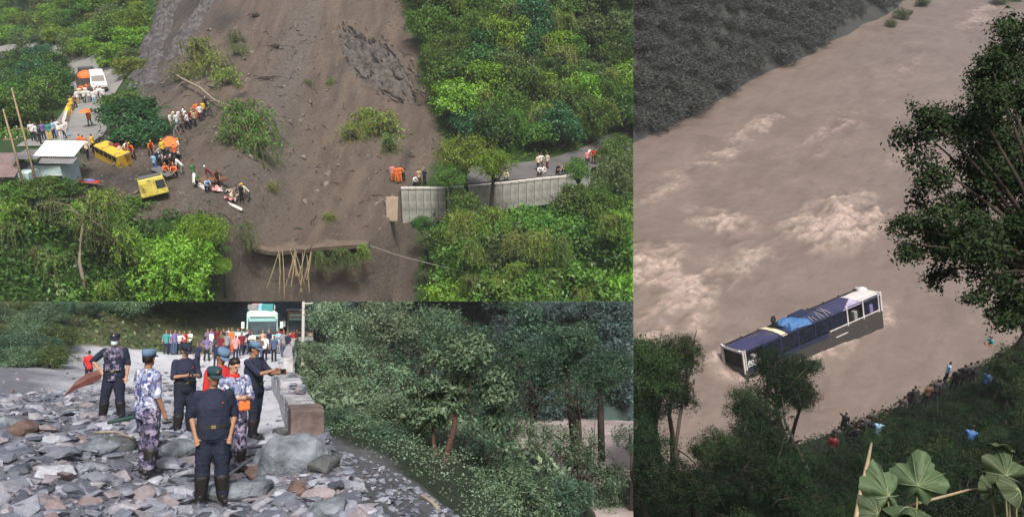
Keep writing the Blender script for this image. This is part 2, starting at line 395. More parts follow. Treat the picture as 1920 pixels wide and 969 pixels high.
def arm_hand(mb, w, e, mi=0, curl=.6):
    w = np.array(w, float); t = w - np.array(e, float); t /= np.linalg.norm(t); s = np.cross(t, (0, 1, 0)); s /= np.linalg.norm(s) + 1e-9; n = np.cross(s, t)
    if n[1] > 0: n = -n
    pc = w + t * .045; mb.cap(w, w + t * .08, .027, .034, 8, mi)
    for k, (o, L) in enumerate(((-.027, .062), (-.009, .075), (.009, .07), (.026, .055))):
        a = w + t * .085 + s * o; b_ = a + t * L * .5 + n * L * .2 * curl; c_ = b_ + t * L * .3 + n * L * .4 * curl
        mb.cap(a, b_, .010, .009, 6, mi); mb.cap(b_, c_, .009, .007, 6, mi)
    sg = 1 if w[0] < 0 else -1
    a = w + t * .03 + s * .03 * sg; b_ = a + t * .035 + s * .02 * sg + n * .02; mb.cap(a, b_, .012, .010, 6, mi); mb.cap(b_, b_ + t * .03 + n * .015, .010, .008, 6, mi)
def head_rot(h):
    return np.array(Matrix.Rotation(math.radians(h[0]), 3, 'Z') @ Matrix.Rotation(math.radians(h[1]), 3, 'X'))
def body_shapes(mb, J, grow=0.0, head=True, torso=True, legs=True, arms=True, feet=True, mi=(0, 0, 0, 0, 0, 0), fat=1.0, hand=True, loose=0.0):
    """mi: indices for skin, torso, legs, hair, shoes, upper sleeve"""
    cx, cy = J['chest']; dz = J['drop']; top = np.array([cx, cy, 0.0])
    def T(p): p = np.array(p, float); k = np.clip((p[2] - .9) / .55, 0, 1.2); return p + np.array([cx * k, cy * k, dz])
    if torso:
        g = grow; sh = np.array([(.80, .150, .115), (.90, .165, .125), (1.0, .158, .115), (1.12, .155, .112), (1.25, .175, .122), (1.36, .188, .122), (1.42, .150, .10), (1.47, .075, .075)])
        mb.rings([(z + dz, (rx * (fat if z < 1.3 else 1)) + g, (ry * (fat if z < 1.3 else 1)) + g, cx * np.clip((z - .9) / .55, 0, 1.2), cy * np.clip((z - .9) / .55, 0, 1.2)) for z, rx, ry in sh], 16, mi[1])
    for s in ('a', 'b'):
        S, E, Wp = T(J['s' + s]), np.array(J['e' + s], float), np.array(J['w' + s], float)
        if arms: mb.cap(S, E, .060 + grow, .047 + grow, 10, mi[5])
        if arms and hand: mb.cap(E, Wp, .043, .029, 10, mi[0])
        if hand: arm_hand(mb, Wp, E, mi[0])
        F_ = np.array(J['f' + s], float); H = np.array([-.09 if s == 'a' else .09, 0, .90 + dz])
        K = J['k' + s]; K = np.array(K, float) if K is not None else (H + F_) / 2 + np.array([0, -.045, .02])
        if legs:
            mb.cap(H, K, .092 * (.5 + .5 * fat) + grow, .064 + grow, 12, mi[2]); mb.cap(K, F_ + np.array([0, 0, .04]), .060 + grow, .043 + grow + loose, 12, mi[2])
        if feet:
            ta = J['toe_' + s]; d = np.array([-math.sin(ta), -math.cos(ta), 0]); mb.cap(F_ + d * -.05 + np.array([0, 0, -.03]), F_ + d * .15 + np.array([0, 0, -.045]), .043, .034, 9, mi[4]); mb.cap(F_ + np.array([0, 0, .08]), F_ + np.array([0, 0, -.02]), .05, .046, 9, mi[4])
    if head:
        R = head_rot(J['head']); hc = T((0, -.012, 1.63)); nk = T((0, 0, 1.43))
        mb.cap(nk, hc + R @ np.array([0, .012, -.06]), .058, .052, 10, mi[0])
        def E(c, r, i, sg=12): mb.ell(hc + R @ np.array(c), r, sg, 8, i, R)
        E((0, 0, .012), (.074, .092, .108), mi[0]); E((0, -.030, -.055), (.055, .062, .060), mi[0])
        E((0, -.096, -.005), (.013, .020, .026), mi[0], 8); E((0, -.085, .025), (.055, .02, .014), mi[0], 8)
        for sx in (-1, 1): E((sx * .076, .008, -.005), (.012, .022, .032), mi[0], 8)
        if mi[3] != mi[0]: E((0, .018, .035), (.083, .096, .100), mi[3])
    return T
POSES = dict(
    stand={}, hips=dict(ea=(-.40, .06, 1.16), wa=(-.20, -.08, 1.0), eb=(.40, .06, 1.16), wb=(.20, -.08, 1.0), fa=(-.15, 0, .075), fb=(.15, 0, .075)),
    walk=dict(fa=(-.09, -.28, .075), fb=(.09, .30, .11), wa=(-.25, .14, .92), ea=(-.25, .1, 1.15), wb=(.24, -.22, .96), eb=(.25, -.02, 1.13)),
    folded=dict(ea=(-.27, -.08, 1.14), wa=(.08, -.17, 1.18), eb=(.27, -.08, 1.14), wb=(-.08, -.19, 1.14)),
    bend=dict(chest=(0, -.42), drop=-.16, ea=(-.25, -.42, .85), wa=(-.16, -.52, .62), eb=(.25, -.42, .85), wb=(.16, -.52, .62), head=(0, 35), fa=(-.16, .05, .075), fb=(.16, -.1, .075)),
    crouch=dict(drop=-.52, chest=(0, -.16), ka=(-.2, -.34, .50), kb=(.2, -.34, .50), fa=(-.14, -.02, .075), fb=(.14, -.02, .075), ea=(-.27, -.25, .68), wa=(-.12, -.45, .55), eb=(.27, -.25, .68), wb=(.12, -.45, .55)),
    point=dict(eb=(.34, -.2, 1.36), wb=(.40, -.44, 1.42), ea=(-.25, .03, 1.13)), phone=dict(ea=(-.25, -.08, 1.12), wa=(-.06, -.32, 1.16), eb=(.25, -.08, 1.12), wb=(.06, -.32, 1.16), head=(0, 22)))
CROWD = {}
def crowd_proto(key, pose, long=True, skirt=False, voxel=.026):
    J = joints(POSES[pose]); mb = MB(); body_shapes(mb, J, .008, mi=(0, 1, 2, 3, 4, 1), loose=.02, hand=True)
    if long:
        for s in ('a', 'b'): mb.cap(J['e' + s], np.array(J['w' + s]) * .85 + np.array(J['e' + s]) * .15, .05, .040, 8, 1)
    if skirt: mb.rings([(.10, .20, .19, 0, 0), (.5, .19, .17, 0, 0), (.95, .17, .13, 0, 0)], 14, 2)
    CROWD[key] = remesh(mb, voxel, 2, .006, 'person', True)
def crowd_person(fr, pos, key, yaw, shirt, legs, label, group, s=1.0, hair=None, skin=1, shoes='black'):
    m = [skin_m(skin), cloth(shirt), cloth(legs), cloth(hair) if hair else hair_m(), cloth(shoes)]
    o = link('person', CROWD[key], fr, Mx(pos, yaw, 0, 0, s), None, m); tag(o, label, 'person', group, fr, pos); return o

# ---------------------------------------------------------------- vehicles
def wheel(parent, c, r=.36, w=.24):
    mb = MB(); seg = 18
    mb.tube([(c[0] - w / 2, c[1], c[2]), (c[0] - w * .4, c[1], c[2]), (c[0] + w * .4, c[1], c[2]), (c[0] + w / 2, c[1], c[2])], [r * .9, r, r, r * .9], seg)
    o = part('wheel', mb, parent, mat('tyre_rubber', (.012, .012, .012), .9, .2, 10))
    rm = MB(); rm.tube([(c[0] - w / 2 - .008, c[1], c[2]), (c[0] + w / 2 + .008, c[1], c[2])], [r * .52, r * .52], 14); part('rim', rm, o, mat('wheel_rim', (.35, .35, .36), .4, .2, 6, metal=.6))
def vehicle(fr, pos, yaw, kind, paint, label, group, tilt=0, cargo=None):
    """local: front towards -Y, wheels on z=0"""
    pm = mat('paint_' + paint, CLOTH[paint], .3, .06, 2, 0, 1, .5); gl = mat('vehicle_glass', (.015, .02, .025), .1, .2, 3, 0, 1, .6); bk = mat('black_trim', (.02, .02, .02), .6, .2, 4)
    o = thing({'pickup': 'pickup_truck', 'car': 'parked_car', 'van': 'minibus', 'truck': 'cargo_truck'}[kind], fr, pos, label, {'pickup': 'pickup truck', 'car': 'car', 'van': 'minibus', 'truck': 'truck'}[kind], group, yaw, tilt)
    if kind == 'van':
        L, W_, prof = 5.2, 1.9, [(-2.6, .35), (-2.62, .95), (-2.35, 1.15), (-1.75, 2.05), (-1.4, 2.2), (2.45, 2.2), (2.58, 2.0), (2.6, .35)]
        win = [(-2.16, 1.25), (-1.72, 1.95), (2.35, 1.95), (2.4, 1.25)]; rear = True
    elif kind == 'pickup':
        L, W_, prof = 5.2, 1.8, [(-2.6, .4), (-2.6, .95), (-1.5, 1.1), (-.75, 1.72), (.55, 1.75), (.75, 1.08), (2.6, 1.05), (2.6, .4)]
        win = [(-1.2, 1.12), (-.68, 1.63), (.45, 1.65), (.58, 1.12)]; rear = False
    elif kind == 'car':
        L, W_, prof = 4.2, 1.75, [(-2.1, .35), (-2.1, .8), (-1.1, .98), (-.5, 1.45), (1.2, 1.5), (1.9, 1.0), (2.1, .95), (2.1, .35)]
        win = [(-.85, 1.02), (-.42, 1.36), (1.12, 1.4), (1.55, 1.02)]; rear = True
    else:
        L, W_, prof = 6.6, 2.2, [(-3.3, .5), (-3.3, 1.2), (-3.1, 2.4), (-1.8, 2.45), (-1.75, .9), (3.3, .9), (3.3, .5)]
        win = [(-3.05, 1.5), (-2.95, 2.2), (-2.1, 2.2), (-2.1, 1.5)]; rear = False
    mb = MB(); mb.prism(prof, W_, inset=lambda z: max(0, (z - .95) * .13)); part('body', bevelled(mb, .06), o, pm)
    zt = max(p[1] for p in prof); wi = lambda z: max(0, (z - .95) * .13) - .012
    g = MB(); g.prism(win, W_, inset=wi); part('window', g, o, gl)
    # windscreen and rear glass as thin plates lying on the body
    a, b_ = (prof[2], prof[3]) if kind != 'truck' else (prof[1], prof[2])
    ws = MB(); w2 = W_ - .34; aa, bb = np.array(a), np.array(b_); n = np.array([-(bb - aa)[1], (bb - aa)[0]]); n = n / np.linalg.norm(n) * .014
    q0, q1 = aa + (bb - aa) * .15 + n, aa + (bb - aa) * .92 + n
    ws.add([(-w2 / 2, *q0), (w2 / 2, *q0), (w2 / 2 * .92, *q1), (-w2 / 2 * .92, *q1)], [(0, 1, 2, 3)]); part('windscreen', ws, o, gl)
    if kind == 'van':
        rw = MB(); rw.add([(-.6, 2.615, 1.3), (.6, 2.615, 1.3), (.55, 2.595, 1.9), (-.55, 2.595, 1.9)], [(0, 1, 2, 3)]); part('rear_window', rw, o, gl)
    if kind == 'truck':
        br = MB()
        for sx in (-1, 1): br.box((sx * 1.08, .8, 1.35), (.06, 4.9, .85))
        br.box((0, -1.6, 1.35), (2.1, .06, .85)); br.box((0, 3.22, 1.35), (2.1, .06, .85)); part('cargo_bed', br, o, pm)
        if cargo:
            cg = MB(); cg.ell((0, .8, 1.7), (1.0, 2.2, .7), 14, 8); part('tarpaulin', cg, o, cloth(cargo), smooth=True)
    bm_ = MB(); bm_.box((0, -L / 2 - .02, .5), (W_ * .96, .14, .2)); part('bumper', bm_, o, bk)
    for sx in (-1, 1):
        h = MB(); h.ell((sx * W_ * .36, -L / 2 - .01, .78), (.15, .05, .1), 10, 6); part('headlight', h, o, mat('lamp_glass', (.7, .7, .68), .2, .1))
        t_ = MB(); t_.box((sx * W_ * .42, L / 2 + .005, .85), (.14, .04, .28)); part('tail_light', t_, o, mat('tail_lamp', (.35, .02, .02), .3, .1))
        for y in (-L * .31, L * .30): wheel(o, (sx * (W_ / 2 - .1), y, .34), .36 if kind != 'truck' else .45)
    return o
ORD = 'first second third fourth fifth sixth seventh eighth ninth tenth eleventh twelfth thirteenth fourteenth fifteenth sixteenth seventeenth eighteenth nineteenth'.split()
TENS = {20: 'twent', 30: 'thirt', 40: 'fort', 50: 'fift', 60: 'sixt', 70: 'sevent', 80: 'eight', 90: 'ninet'}
def ordinal(n):
    if n < 20: return ORD[n - 1]
    t, r = n // 10 * 10, n % 10
    return TENS[t] + 'ieth' if r == 0 else TENS[t] + 'y-' + ORD[r - 1]
# ================================================================ shared foliage
mat('bark', (.045, .035, .028), .9, .4, 12, .02, 30); mat('pale_bark', (.22, .19, .155), .9, .3, 12, .01, 30); mat('red_bark', (.055, .028, .022), .9, .4, 12, .02, 30)
mat('bamboo_stem', (.20, .19, .10), .7, .4, 5); mat('dry_stem', (.26, .20, .13), .8, .35, 6)
leafmat('leaf_dark', (.014, .05, .010), (.085, .19, .035)); leafmat('leaf_mid', (.028, .085, .012), (.14, .28, .045)); leafmat('leaf_bright', (.075, .18, .012), (.24, .42, .045))
leafmat('leaf_yellow', (.09, .15, .02), (.24, .33, .05)); leafmat('leaf_blue', (.018, .075, .025), (.05, .17, .06)); leafmat('leaf_olive', (.05, .09, .03), (.14, .20, .07))
leafmat('leaf_cool', (.022, .06, .038), (.085, .165, .095)); leafmat('leaf_cool_light', (.05, .11, .065), (.18, .28, .155)); leafmat('leaf_pale', (.075, .135, .085), (.25, .35, .21)); leafmat('leaf_far_haze', (.030, .060, .062), (.085, .135, .125))  # the last one has the air's blue haze mixed into its leaf colour
leafmat('leaf_shade', (.004, .012, .004), (.015, .036, .012), .10, .7, .12); leafmat('leaf_shade_light', (.011, .027, .009), (.038, .070, .024), .15, .7, .12); leafmat('leaf_mist', (.058, .065, .063), (.066, .074, .070), .1, .9, .05)  # river bank's dim light, and far mist in the last, painted into leaf colours
for k in range(5): PROTO['broad%d' % k] = tree_proto(11 + k, 24, .10, 330, 8, .09, .9, .38, .7, .45, under=.5)
for k in range(2): PROTO['fine%d' % k] = tree_proto(31 + k, 20, .075, 420, 9, .07, .9, .40, .8, .35)
for k in range(2): PROTO['layer%d' % k] = tree_proto(41 + k, 22, .10, 300, 7, .08, .75, .5, .1, .45, layered=True)
for k in range(4): PROTO['near%d' % k] = tree_proto(51 + k, 22, .062, 460, 9, .06, .85, .38, .5, .42)
for k in range(2): PROTO['open%d' % k] = tree_proto(61 + k, 15, .062, 300, 8, .06, .85, .34, .6, .42, sparse=.8)
for k in range(3): PROTO['brush%d' % k] = brush_proto(71 + k)
for k in range(2): PROTO['hang%d' % k] = brush_proto(81 + k, 40, 1.9, .17, 1.0)
for key, po, lg in (('stand', 'stand', 0), ('standl', 'stand', 1), ('hips', 'hips', 1), ('walk', 'walk', 1), ('folded', 'folded', 0), ('bend', 'bend', 1), ('crouch', 'crouch', 1), ('point', 'point', 0), ('phone', 'phone', 0)): crowd_proto(key, po, bool(lg))
crowd_proto('sari', 'stand', True, True)
def interp_line(pts):
    pts = pts[np.argsort(pts[:, 0])]; return lambda x: np.interp(x, pts[:, 0], pts[:, 1])

# ================================================================ PLACE A: landslide across a mountain road, seen from a drone
edge_px = [(-260, 420, 62), (100, 415, 64), (300, 405, 66), (400, 402, 67.5), (472, 458, 70), (585, 462, 69.7), (692, 455, 70.5), (728, 415, 74), (748, 356, 78.3), (830, 356, 78.8), (905, 350, 80), (1060, 334, 82.5), (1120, 314, 86), (1300, 270, 96)]
edgeA = np.array([A.P(*q) for q in edge_px]); ywA = interp_line(edgeA)
ctrlA = [tuple(q) for q in edgeA] + [tuple(A.P(*q)) for q in [
    (150, 262, 80), (155, 225, 90), (165, 185, 100), (195, 150, 112), (120, 125, 128), (20, 100, 150), (80, 262, 76), (30, 330, 66), (-150, 260, 80), (-150, 100, 150),
    (60, 190, 100), (0, 190, 105), (230, 132, 116), (260, 108, 118), (280, 0, 128), (150, 88, 134), (150, 0, 146), (20, 60, 160), (20, 0, 172), (-150, 0, 175),
    (-150, -200, 190), (100, -200, 165), (300, 190, 92), (275, 130, 105), (330, 60, 112), (450, 0, 112), (560, 0, 110), (700, 0, 110), (400, 150, 94), (560, 150, 97), (700, 150, 97), (780, 190, 95),
    (560, 300, 83), (420, 240, 84), (680, 300, 83), (790, 275, 86), (580, 400, 74), (220, 300, 72), (300, 340, 70), (350, 300, 74), (400, 370, 70), (330, 230, 83), (240, 250, 80),
    (760, 340, 79.5), (900, 322, 83), (1010, 318, 84), (1120, 296, 90), (1185, 268, 98), (850, 280, 87), (1000, 285, 89), (1120, 268, 95), (900, 150, 97), (1000, 0, 105), (1185, 0, 108), (1185, 180, 103),
    (600, -200, 124), (900, -200, 122), (1185, -200, 124)]]
zA0 = tps(ctrlA, 1.0)
# the slide in plan: between two lines, rougher and brown
def slide_mask(x, y):
    u = CX + x / np.maximum(y, 1) * FPX * 1.02
    return u
def zA_full(x, y):
    x = np.asarray(x, float); y = np.asarray(y, float); z = zA0(x, y)
    d = np.clip((y - ywA(x)) / 3, 0, 1)
    flow = fbm(x * .40, y * .07 + 3, 0, 5) * 1.5 + fbm(x, y, 5, 5, .6) * .45 + .8 * np.exp(-((x + 25 + .06 * (y - 80)) / 2.6) ** 2) - .5 * np.exp(-((x + 19 - .03 * (y - 80)) / 1.6) ** 2)
    sl = np.exp(-((x + 24.5) / 9.5) ** 4)
    hill = fbm(x, y, 2, 3, .12) * .8
    return z + d * (sl * flow + (1 - sl) * hill * .55 * np.clip((y - 70) / 20, 0, 1))
zA = bake(zA_full, -126, 37, 55, 192, .35)
ny, nx = 300, 330
xs = np.linspace(-125, 36, nx); t = np.linspace(0, 1, ny) ** 1.35
X = np.repeat(xs[None], ny, 0); Y = ywA(X) + t[:, None] * (190 - ywA(X)); Z = zA_full(X, Y)
dropA = interp_line(np.array([(q[0], d) for q, d in zip(edgeA, [.3, .3, .3, .5, 2.3, 2.3, 2.3, 2.6, 3.0, 3.0, 3.0, 3.0, 2.0, 2.0])]))
Z[0] = Z[1] - dropA(X[0]) - 1.2      # the edge breaks off
# pixel-free masks: where soil lies bare (mud) and where it is dark and wet
mudline_l = np.array([A.hit(zA, *q) for q in [(150, 330), (170, 268), (262, 200), (258, 120), (275, 60), (300, 5)]]); mudline_r = np.array([A.hit(zA, *q) for q in [(735, 400), (830, 290), (805, 190), (780, 90), (745, 5)]])
xl = lambda y: np.interp(y, mudline_l[:, 1], mudline_l[:, 0]); xr = lambda y: np.interp(y, mudline_r[:, 1], mudline_r[:, 0])
wob = fbm(X, Y, 9, 4, .25) * 1.6
mud = np.clip((X - xl(Y) + wob) / .8 + .5, 0, 1) * np.clip((xr(Y) - X + wob) / .8 + .5, 0, 1)
dark = np.zeros_like(X)
for (u, v, r) in [(310, 50, 7.0), (285, 120, 5), (325, 150, 3.2), (360, 10, 6), (300, 90, 6), (420, 40, 3), (450, 180, 1.0), (285, 330, 1.6), (330, 290, 1.2), (210, 330, 2.0), (250, 335, 1.5)]:
    q = A.hit(zA, u, v); dark = np.maximum(dark, np.exp(-(((X - q[0]) ** 2 + (Y - q[1]) ** 2) / r ** 2)))
gravel = np.clip(np.exp(-((X + 25 + .06 * (Y - 80)) / 3.2) ** 2) + 1.1 * fbm(X * .25, Y * .05, 4, 4), 0, 1)
hillA = grid_mesh('hillside', X, Y, Z, dict(mud=mud, dark=dark, gravel=gravel))
def ground_mat(name, mudc=(.190, .148, .118), mud2=(.112, .088, .072), wet=(.048, .046, .048), grv=(.165, .148, .135), green=(.035, .085, .016)):
    m, t, b, o = _new(name)
    def at(n):
        a = t.nodes.new("ShaderNodeAttribute"); a.attribute_name = n; return a.outputs['Fac']
    n1 = _noise(t, .8, 8, .65, map_scale=(1, .18, .18)); n2 = _noise(t, 3.2, 10, .78); n3 = _noise(t, .9, 7, .65)
    c = _ramp(t, n1.outputs[0], [(.36, mud2), (.62, mudc)])
    n5 = _noise(t, .45, 9, .7, map_scale=(1.6, .12, .12)); c = _mix(t, _ramp(t, n5.outputs[0], [(.56, (0, 0, 0)), (.66, (.55,) * 3)]), c, wet); c = _mix(t, _ramp(t, n3.outputs[0], [(.55, (0, 0, 0)), (.72, (.5,) * 3)]), c, grv)
    g = _ramp(t, n2.outputs[0], [(.38, tuple(q * .5 for q in grv)), (.62, tuple(q * 1.35 for q in grv))])
    mm = t.nodes.new("ShaderNodeMath"); mm.operation = 'MULTIPLY'; t.links.new(at('gravel'), mm.inputs[0]); mm.inputs[1].default_value = .75
    c = _mix(t, mm.outputs[0], c, g)
    sp = _ramp(t, n2.outputs[0], [(.33, (0, 0, 0)), (.40, (1, 1, 1))]); c = _mix(t, .45, c, _mix(t, 1.0, c, sp, 'MULTIPLY'))
    dn = t.nodes.new("ShaderNodeMath"); dn.operation = 'MULTIPLY'; t.links.new(at('dark'), dn.inputs[0])
    t.links.new(_ramp(t, n3.outputs[0], [(.3, (.45,) * 3), (.6, (1,) * 3)]), dn.inputs[1])
    c = _mix(t, dn.outputs[0], c, wet)
    gr = _ramp(t, n2.outputs[0], [(.3, tuple(q * .5 for q in green)), (.7, tuple(q * 1.6 for q in green))])
    c = _mix(t, at('mud'), gr, c)
    t.links.new(c, b.inputs['Base Color']); b.inputs['Roughness'].default_value = .5; b.inputs['Specular IOR Level'].default_value = .35
    ad = t.nodes.new("ShaderNodeMath"); ad.operation = 'ADD'; n4 = _noise(t, 2.5, 10, .7); t.links.new(n4.outputs[0], ad.inputs[0]); t.links.new(n2.outputs[0], ad.inputs[1])
    _bump(t, b, ad.outputs[0], 1.0, .45); return m
GROUND_A = ground_mat('landslide_ground')
hill_o = structure('hillside', hillA, A, GROUND_A)

# lower slope under the road edge
setb = interp_line(np.array([(q[0], d) for q, d in zip(edgeA, [0, 0, 0, 0, 1.0, 1.0, 1.0, .2, .1, .1, .1, .1, 0, 0])]))
slopeA = interp_line(np.array([(-60, .45), (-36, .5), (-27, 1.0), (-14, 1.0), (-8, .6), (20, .5)]))
def zAl(x, y):
    x = np.asarray(x, float); y = np.asarray(y, float)
    return zA0(x, ywA(x)) - dropA(x) - slopeA(x) * (ywA(x) + setb(x) - y) + fbm(x, y, 3, 4, .5) * .35
n2_, m2_ = 90, 240
xs = np.linspace(-75, 32, m2_); t = np.linspace(0, 1, n2_) ** 1.6
X = np.repeat(xs[None], n2_, 0); Y = ywA(X) + setb(X) + .15 - t[:, None] * 34; Z = zAl(X, Y)
cl = A.P(430, 470, 69)[0]; cr = A.P(765, 520, 69)[0]
mud = np.clip((X - cl) / .8 + .5 + fbm(X, Y, 1, 3, .5), 0, 1) * np.clip((cr - X) / .8 + .5 + fbm(X, Y, 6, 3, .5), 0, 1)
low_o = structure('lower_slope', grid_mesh('lower_slope', X, Y, Z, dict(mud=mud, dark=.25 + .3 * fbm(X, Y, 8, 3, .3), gravel=mud * .3)), A, GROUND_A)

def HA(u, v): return A.hit(zA, u, v, 55, 240)
# roads
mat('road_pale', (.20, .20, .20), .75, .18, .35, .02, 6, .35); mat('road_wet', (.10, .098, .10), .6, .25, .5, .02, 8, .4)
pa = [HA(*q)[:2] for q in [(95, 285), (135, 262), (152, 235), (163, 205), (178, 180), (196, 160), (185, 142), (140, 131), (90, 118), (30, 103), (-80, 97)]]
rl, _ = ribbon(pa, zA, [3, 3.0, 2.9, 2.6, 2.6, 3.2, 4.4, 4.0, 3.2, 3, 3], 'road', .12); structure('road', rl, A, MATS['road_pale'])
pb = [HA(*q)[:2] for q in [(835, 338), (900, 330), (960, 325), (1020, 318), (1080, 306), (1130, 293), (1175, 272), (1260, 255)]]
rr, _ = ribbon(pb, zA, [1.9, 2.2, 2.3, 2.5, 2.6, 2.6, 2.5, 2.5], 'road', .10); structure('road', rr, A, MATS['road_wet'])

# retaining wall at the road's outer edge, cast panels with a capping strip
mat('wet_concrete', (.29, .305, .285), .8, .32, 1.2, .02, 9, rgb2=(.36, .375, .35)); mat('pale_concrete', (.45, .44, .41), .8, .15, 2, .01, 9)
def retaining(u0, u1, name_label, vbot, n):
    w = thing('retaining_wall', A, HAe(u0), name_label, 'wall'); q0 = np.array(HAe(u0))
    for k in range(n):
        a, b_ = np.array(HAe(u0 + (u1 - u0) * k / n)), np.array(HAe(u0 + (u1 - u0) * (k + 1) / n)); m = (a + b_) / 2 - q0; L = np.linalg.norm(b_ - a); an = math.atan2(b_[1] - a[1], b_[0] - a[0])
        h = vbot + .5
        mb = MB(); mb.box((0, 0, -h / 2 + .05), (L - .035, .34 + .05 * random.random(), h)); part('panel', mb, w, MATS['wet_concrete'], Mx(m, an))
        mb = MB(); mb.box((0, 0, .13), (L - .02, .46, .16)); part('capping', mb, w, MATS['pale_concrete'], Mx(m, an))
    return w
def HAe(u):
    us = [q[0] for q in edge_px]; v = np.interp(u, us, [q[1] for q in edge_px]); d = np.interp(u, us, [q[2] for q in edge_px])
    p = A.P(u, v, d); y = float(ywA(p[0])); return (p[0], y - .1, float(zA0(p[0], y)) + .06)
retaining(752, 835, 'streaked grey concrete retaining wall beside the landslide', 3.0, 6)
retaining(838, 1105, 'long grey retaining wall under the wet road, half hidden by trees', 2.2, 18)

# the broken lip of mud-caked road slab hanging over the lower slope
mat('mud_slab', (.120, .093, .075), .7, .25, 1.5, .05, 12); mat('slab_tan', (.36, .29, .22), .8, .15, 2, .02, 10)
lip = thing('road_slab', A, HAe(580), 'broken mud-covered road slab hanging over the edge of the slide', 'road slab')
l0 = np.array(HAe(580))
for (u0, u1) in ((474, 583.5), (586, 692)):
    us = np.linspace(u0, u1, 14); e = np.array([HAe(u) for u in us]); vs = []; nn = len(us)
    for i, q in enumerate(e):
        q = q - l0; jz = .04 * fbm(us[i] * .05, 0, 3, 3)
        vs += [(q[0], q[1] - .55, q[2] + .02 + jz), (q[0], q[1] + 2.2, q[2] + .0), (q[0], q[1] + 2.2, q[2] - .5), (q[0], q[1] - .50, q[2] - .34 + jz)]
    f = [(4 * i + a, 4 * i + 4 + a, 4 * i + 4 + (a + 1) % 4, 4 * i + (a + 1) % 4) for i in range(nn - 1) for a in range(4)] + [(0, 1, 2, 3), (4 * nn - 1, 4 * nn - 2, 4 * nn - 3, 4 * nn - 4)]
    part('slab', MB().add(vs, f), lip, MATS['mud_slab'])
mb = MB()
for i in range(13):
    a, b_ = np.array(HAe(474 + i * 16.8)) - l0, np.array(HAe(474 + (i + 1) * 16.8)) - l0; m = (a + b_) / 2
    mb.box((m[0], m[1] + .75, m[2] - 1.9), (np.linalg.norm(b_ - a) + .05, .4, 3.2), math.atan2(b_[1] - a[1], b_[0] - a[0]))
part('support_wall', mb, lip, mat('lip_shade_earth', (.030, .026, .022), .9, .4, 3, .05, 8))  # shadow gap under the lip is put into this wall's near-black colour
q = A.P(735, 392, 74.5); o = tag(link('concrete_slab', bevelled(MB().box((0, 0, 0), (1.0, .22, 2.25), taper=1.15), .03), A, Mx(q, .15, -.12, .06), None, MATS['slab_tan']), 'tan concrete slab standing on edge beside the retaining wall', 'slab', None, A, q)

# dark rock outcrop within the slide, ridged along its length
mat('outcrop_rock', (.045, .042, .040), .75, .5, 1.5, .20, 6, rgb2=(.095, .085, .076))
a, b_ = HA(640, 45), HA(772, 198); L = np.linalg.norm((b_ - a)[:2]); ax = (b_ - a) / np.linalg.norm(b_ - a); sx = np.cross(ax, (0, -.6, .8)); sx /= np.linalg.norm(sx); up = np.cross(sx, ax); up = up if up[2] > 0 else -up
sN, tN = 90, 40; S_, T_ = np.meshgrid(np.linspace(0, 1, sN), np.linspace(-1, 1, tN), indexing='ij')
wd = 4.3 * np.sin(np.pi * np.clip(S_, .0, 1) ** .9) ** .55 * (.55 + .6 * S_) + .05
ridge = .35 * fbm(S_ * 4, T_ * 7, 2, 4) + .22 * np.sin(T_ * 11 + 3 * fbm(S_ * 5, T_ * 2, 1, 3)) + .25
Hh = (1 - np.abs(T_) ** 2.2) * np.sin(np.pi * np.clip(S_, .02, .98)) ** .6 * (.25 + ridge * .9)
base = a[None, None] + (b_ - a) * S_[..., None] + sx * (T_ * wd)[..., None]
base[..., 2] = zA(base[..., 0], base[..., 1]); base = base + up * (Hh - .12)[..., None]
mat('outcrop_dark', (.022, .020, .019), .8, .4, 4, .05, 9); SH = [rock_mesh(700 + k, .8, 14) for k in range(4)]
oc = link('rock_outcrop', grid_mesh('rock_outcrop', base[..., 0], base[..., 1], base[..., 2]), A, None, None, MATS['outcrop_rock']); tag(oc, 'dark ridged rock outcrop showing through the brown landslide', 'rock', None, A, base[45, 20])

# dark scarp of bare rock along the left flank of the slide
mat('scarp_rock', (.050, .048, .052), .75, .5, 1.2, .25, 5, rgb2=(.105, .10, .105))
for (pts, w, amp, lb) in (([(330, -30), (312, 25), (292, 70), (272, 120), (262, 165)], 2.6, 1.3, 'dark grey rock scarp along the left flank of the slide'), ([(395, -20), (372, 30), (345, 70), (325, 110)], 1.8, .8, 'smaller grey rock rib beside the left scarp')):
    sp = np.array([HA(*q) for q in pts]); n_, m_ = 110, 34; tt = np.linspace(0, len(sp) - 1, n_); ctr_ = np.stack([np.interp(tt, range(len(sp)), sp[:, i]) for i in range(3)], -1)
    S2, T2 = np.meshgrid(np.linspace(0, 1, n_), np.linspace(-1, 1, m_), indexing='ij'); env = (1 - T2 ** 4) * np.sin(np.pi * np.clip(S2, .01, .99)) ** .35
    wv = w * (1 + .35 * fbm(S2 * 9, 0, 3, 3)); Xs = ctr_[:, None, 0] + T2 * wv; Ys = ctr_[:, None, 1] + 0 * T2
    Zs = zA(Xs, Ys) - .25 + env * (.55 + amp * (1 - np.abs(fbm(S2 * 11, T2 * 2.4, 5, 5)) * 2.4) * .6 + .35 * fbm(S2 * 30, T2 * 6, 2, 4))
    so_ = link('rock_scarp', grid_mesh('rock_scarp', Xs, Ys, Zs), A, None, None, MATS['scarp_rock']); tag(so_, lb, 'rock', None, A, sp[2])
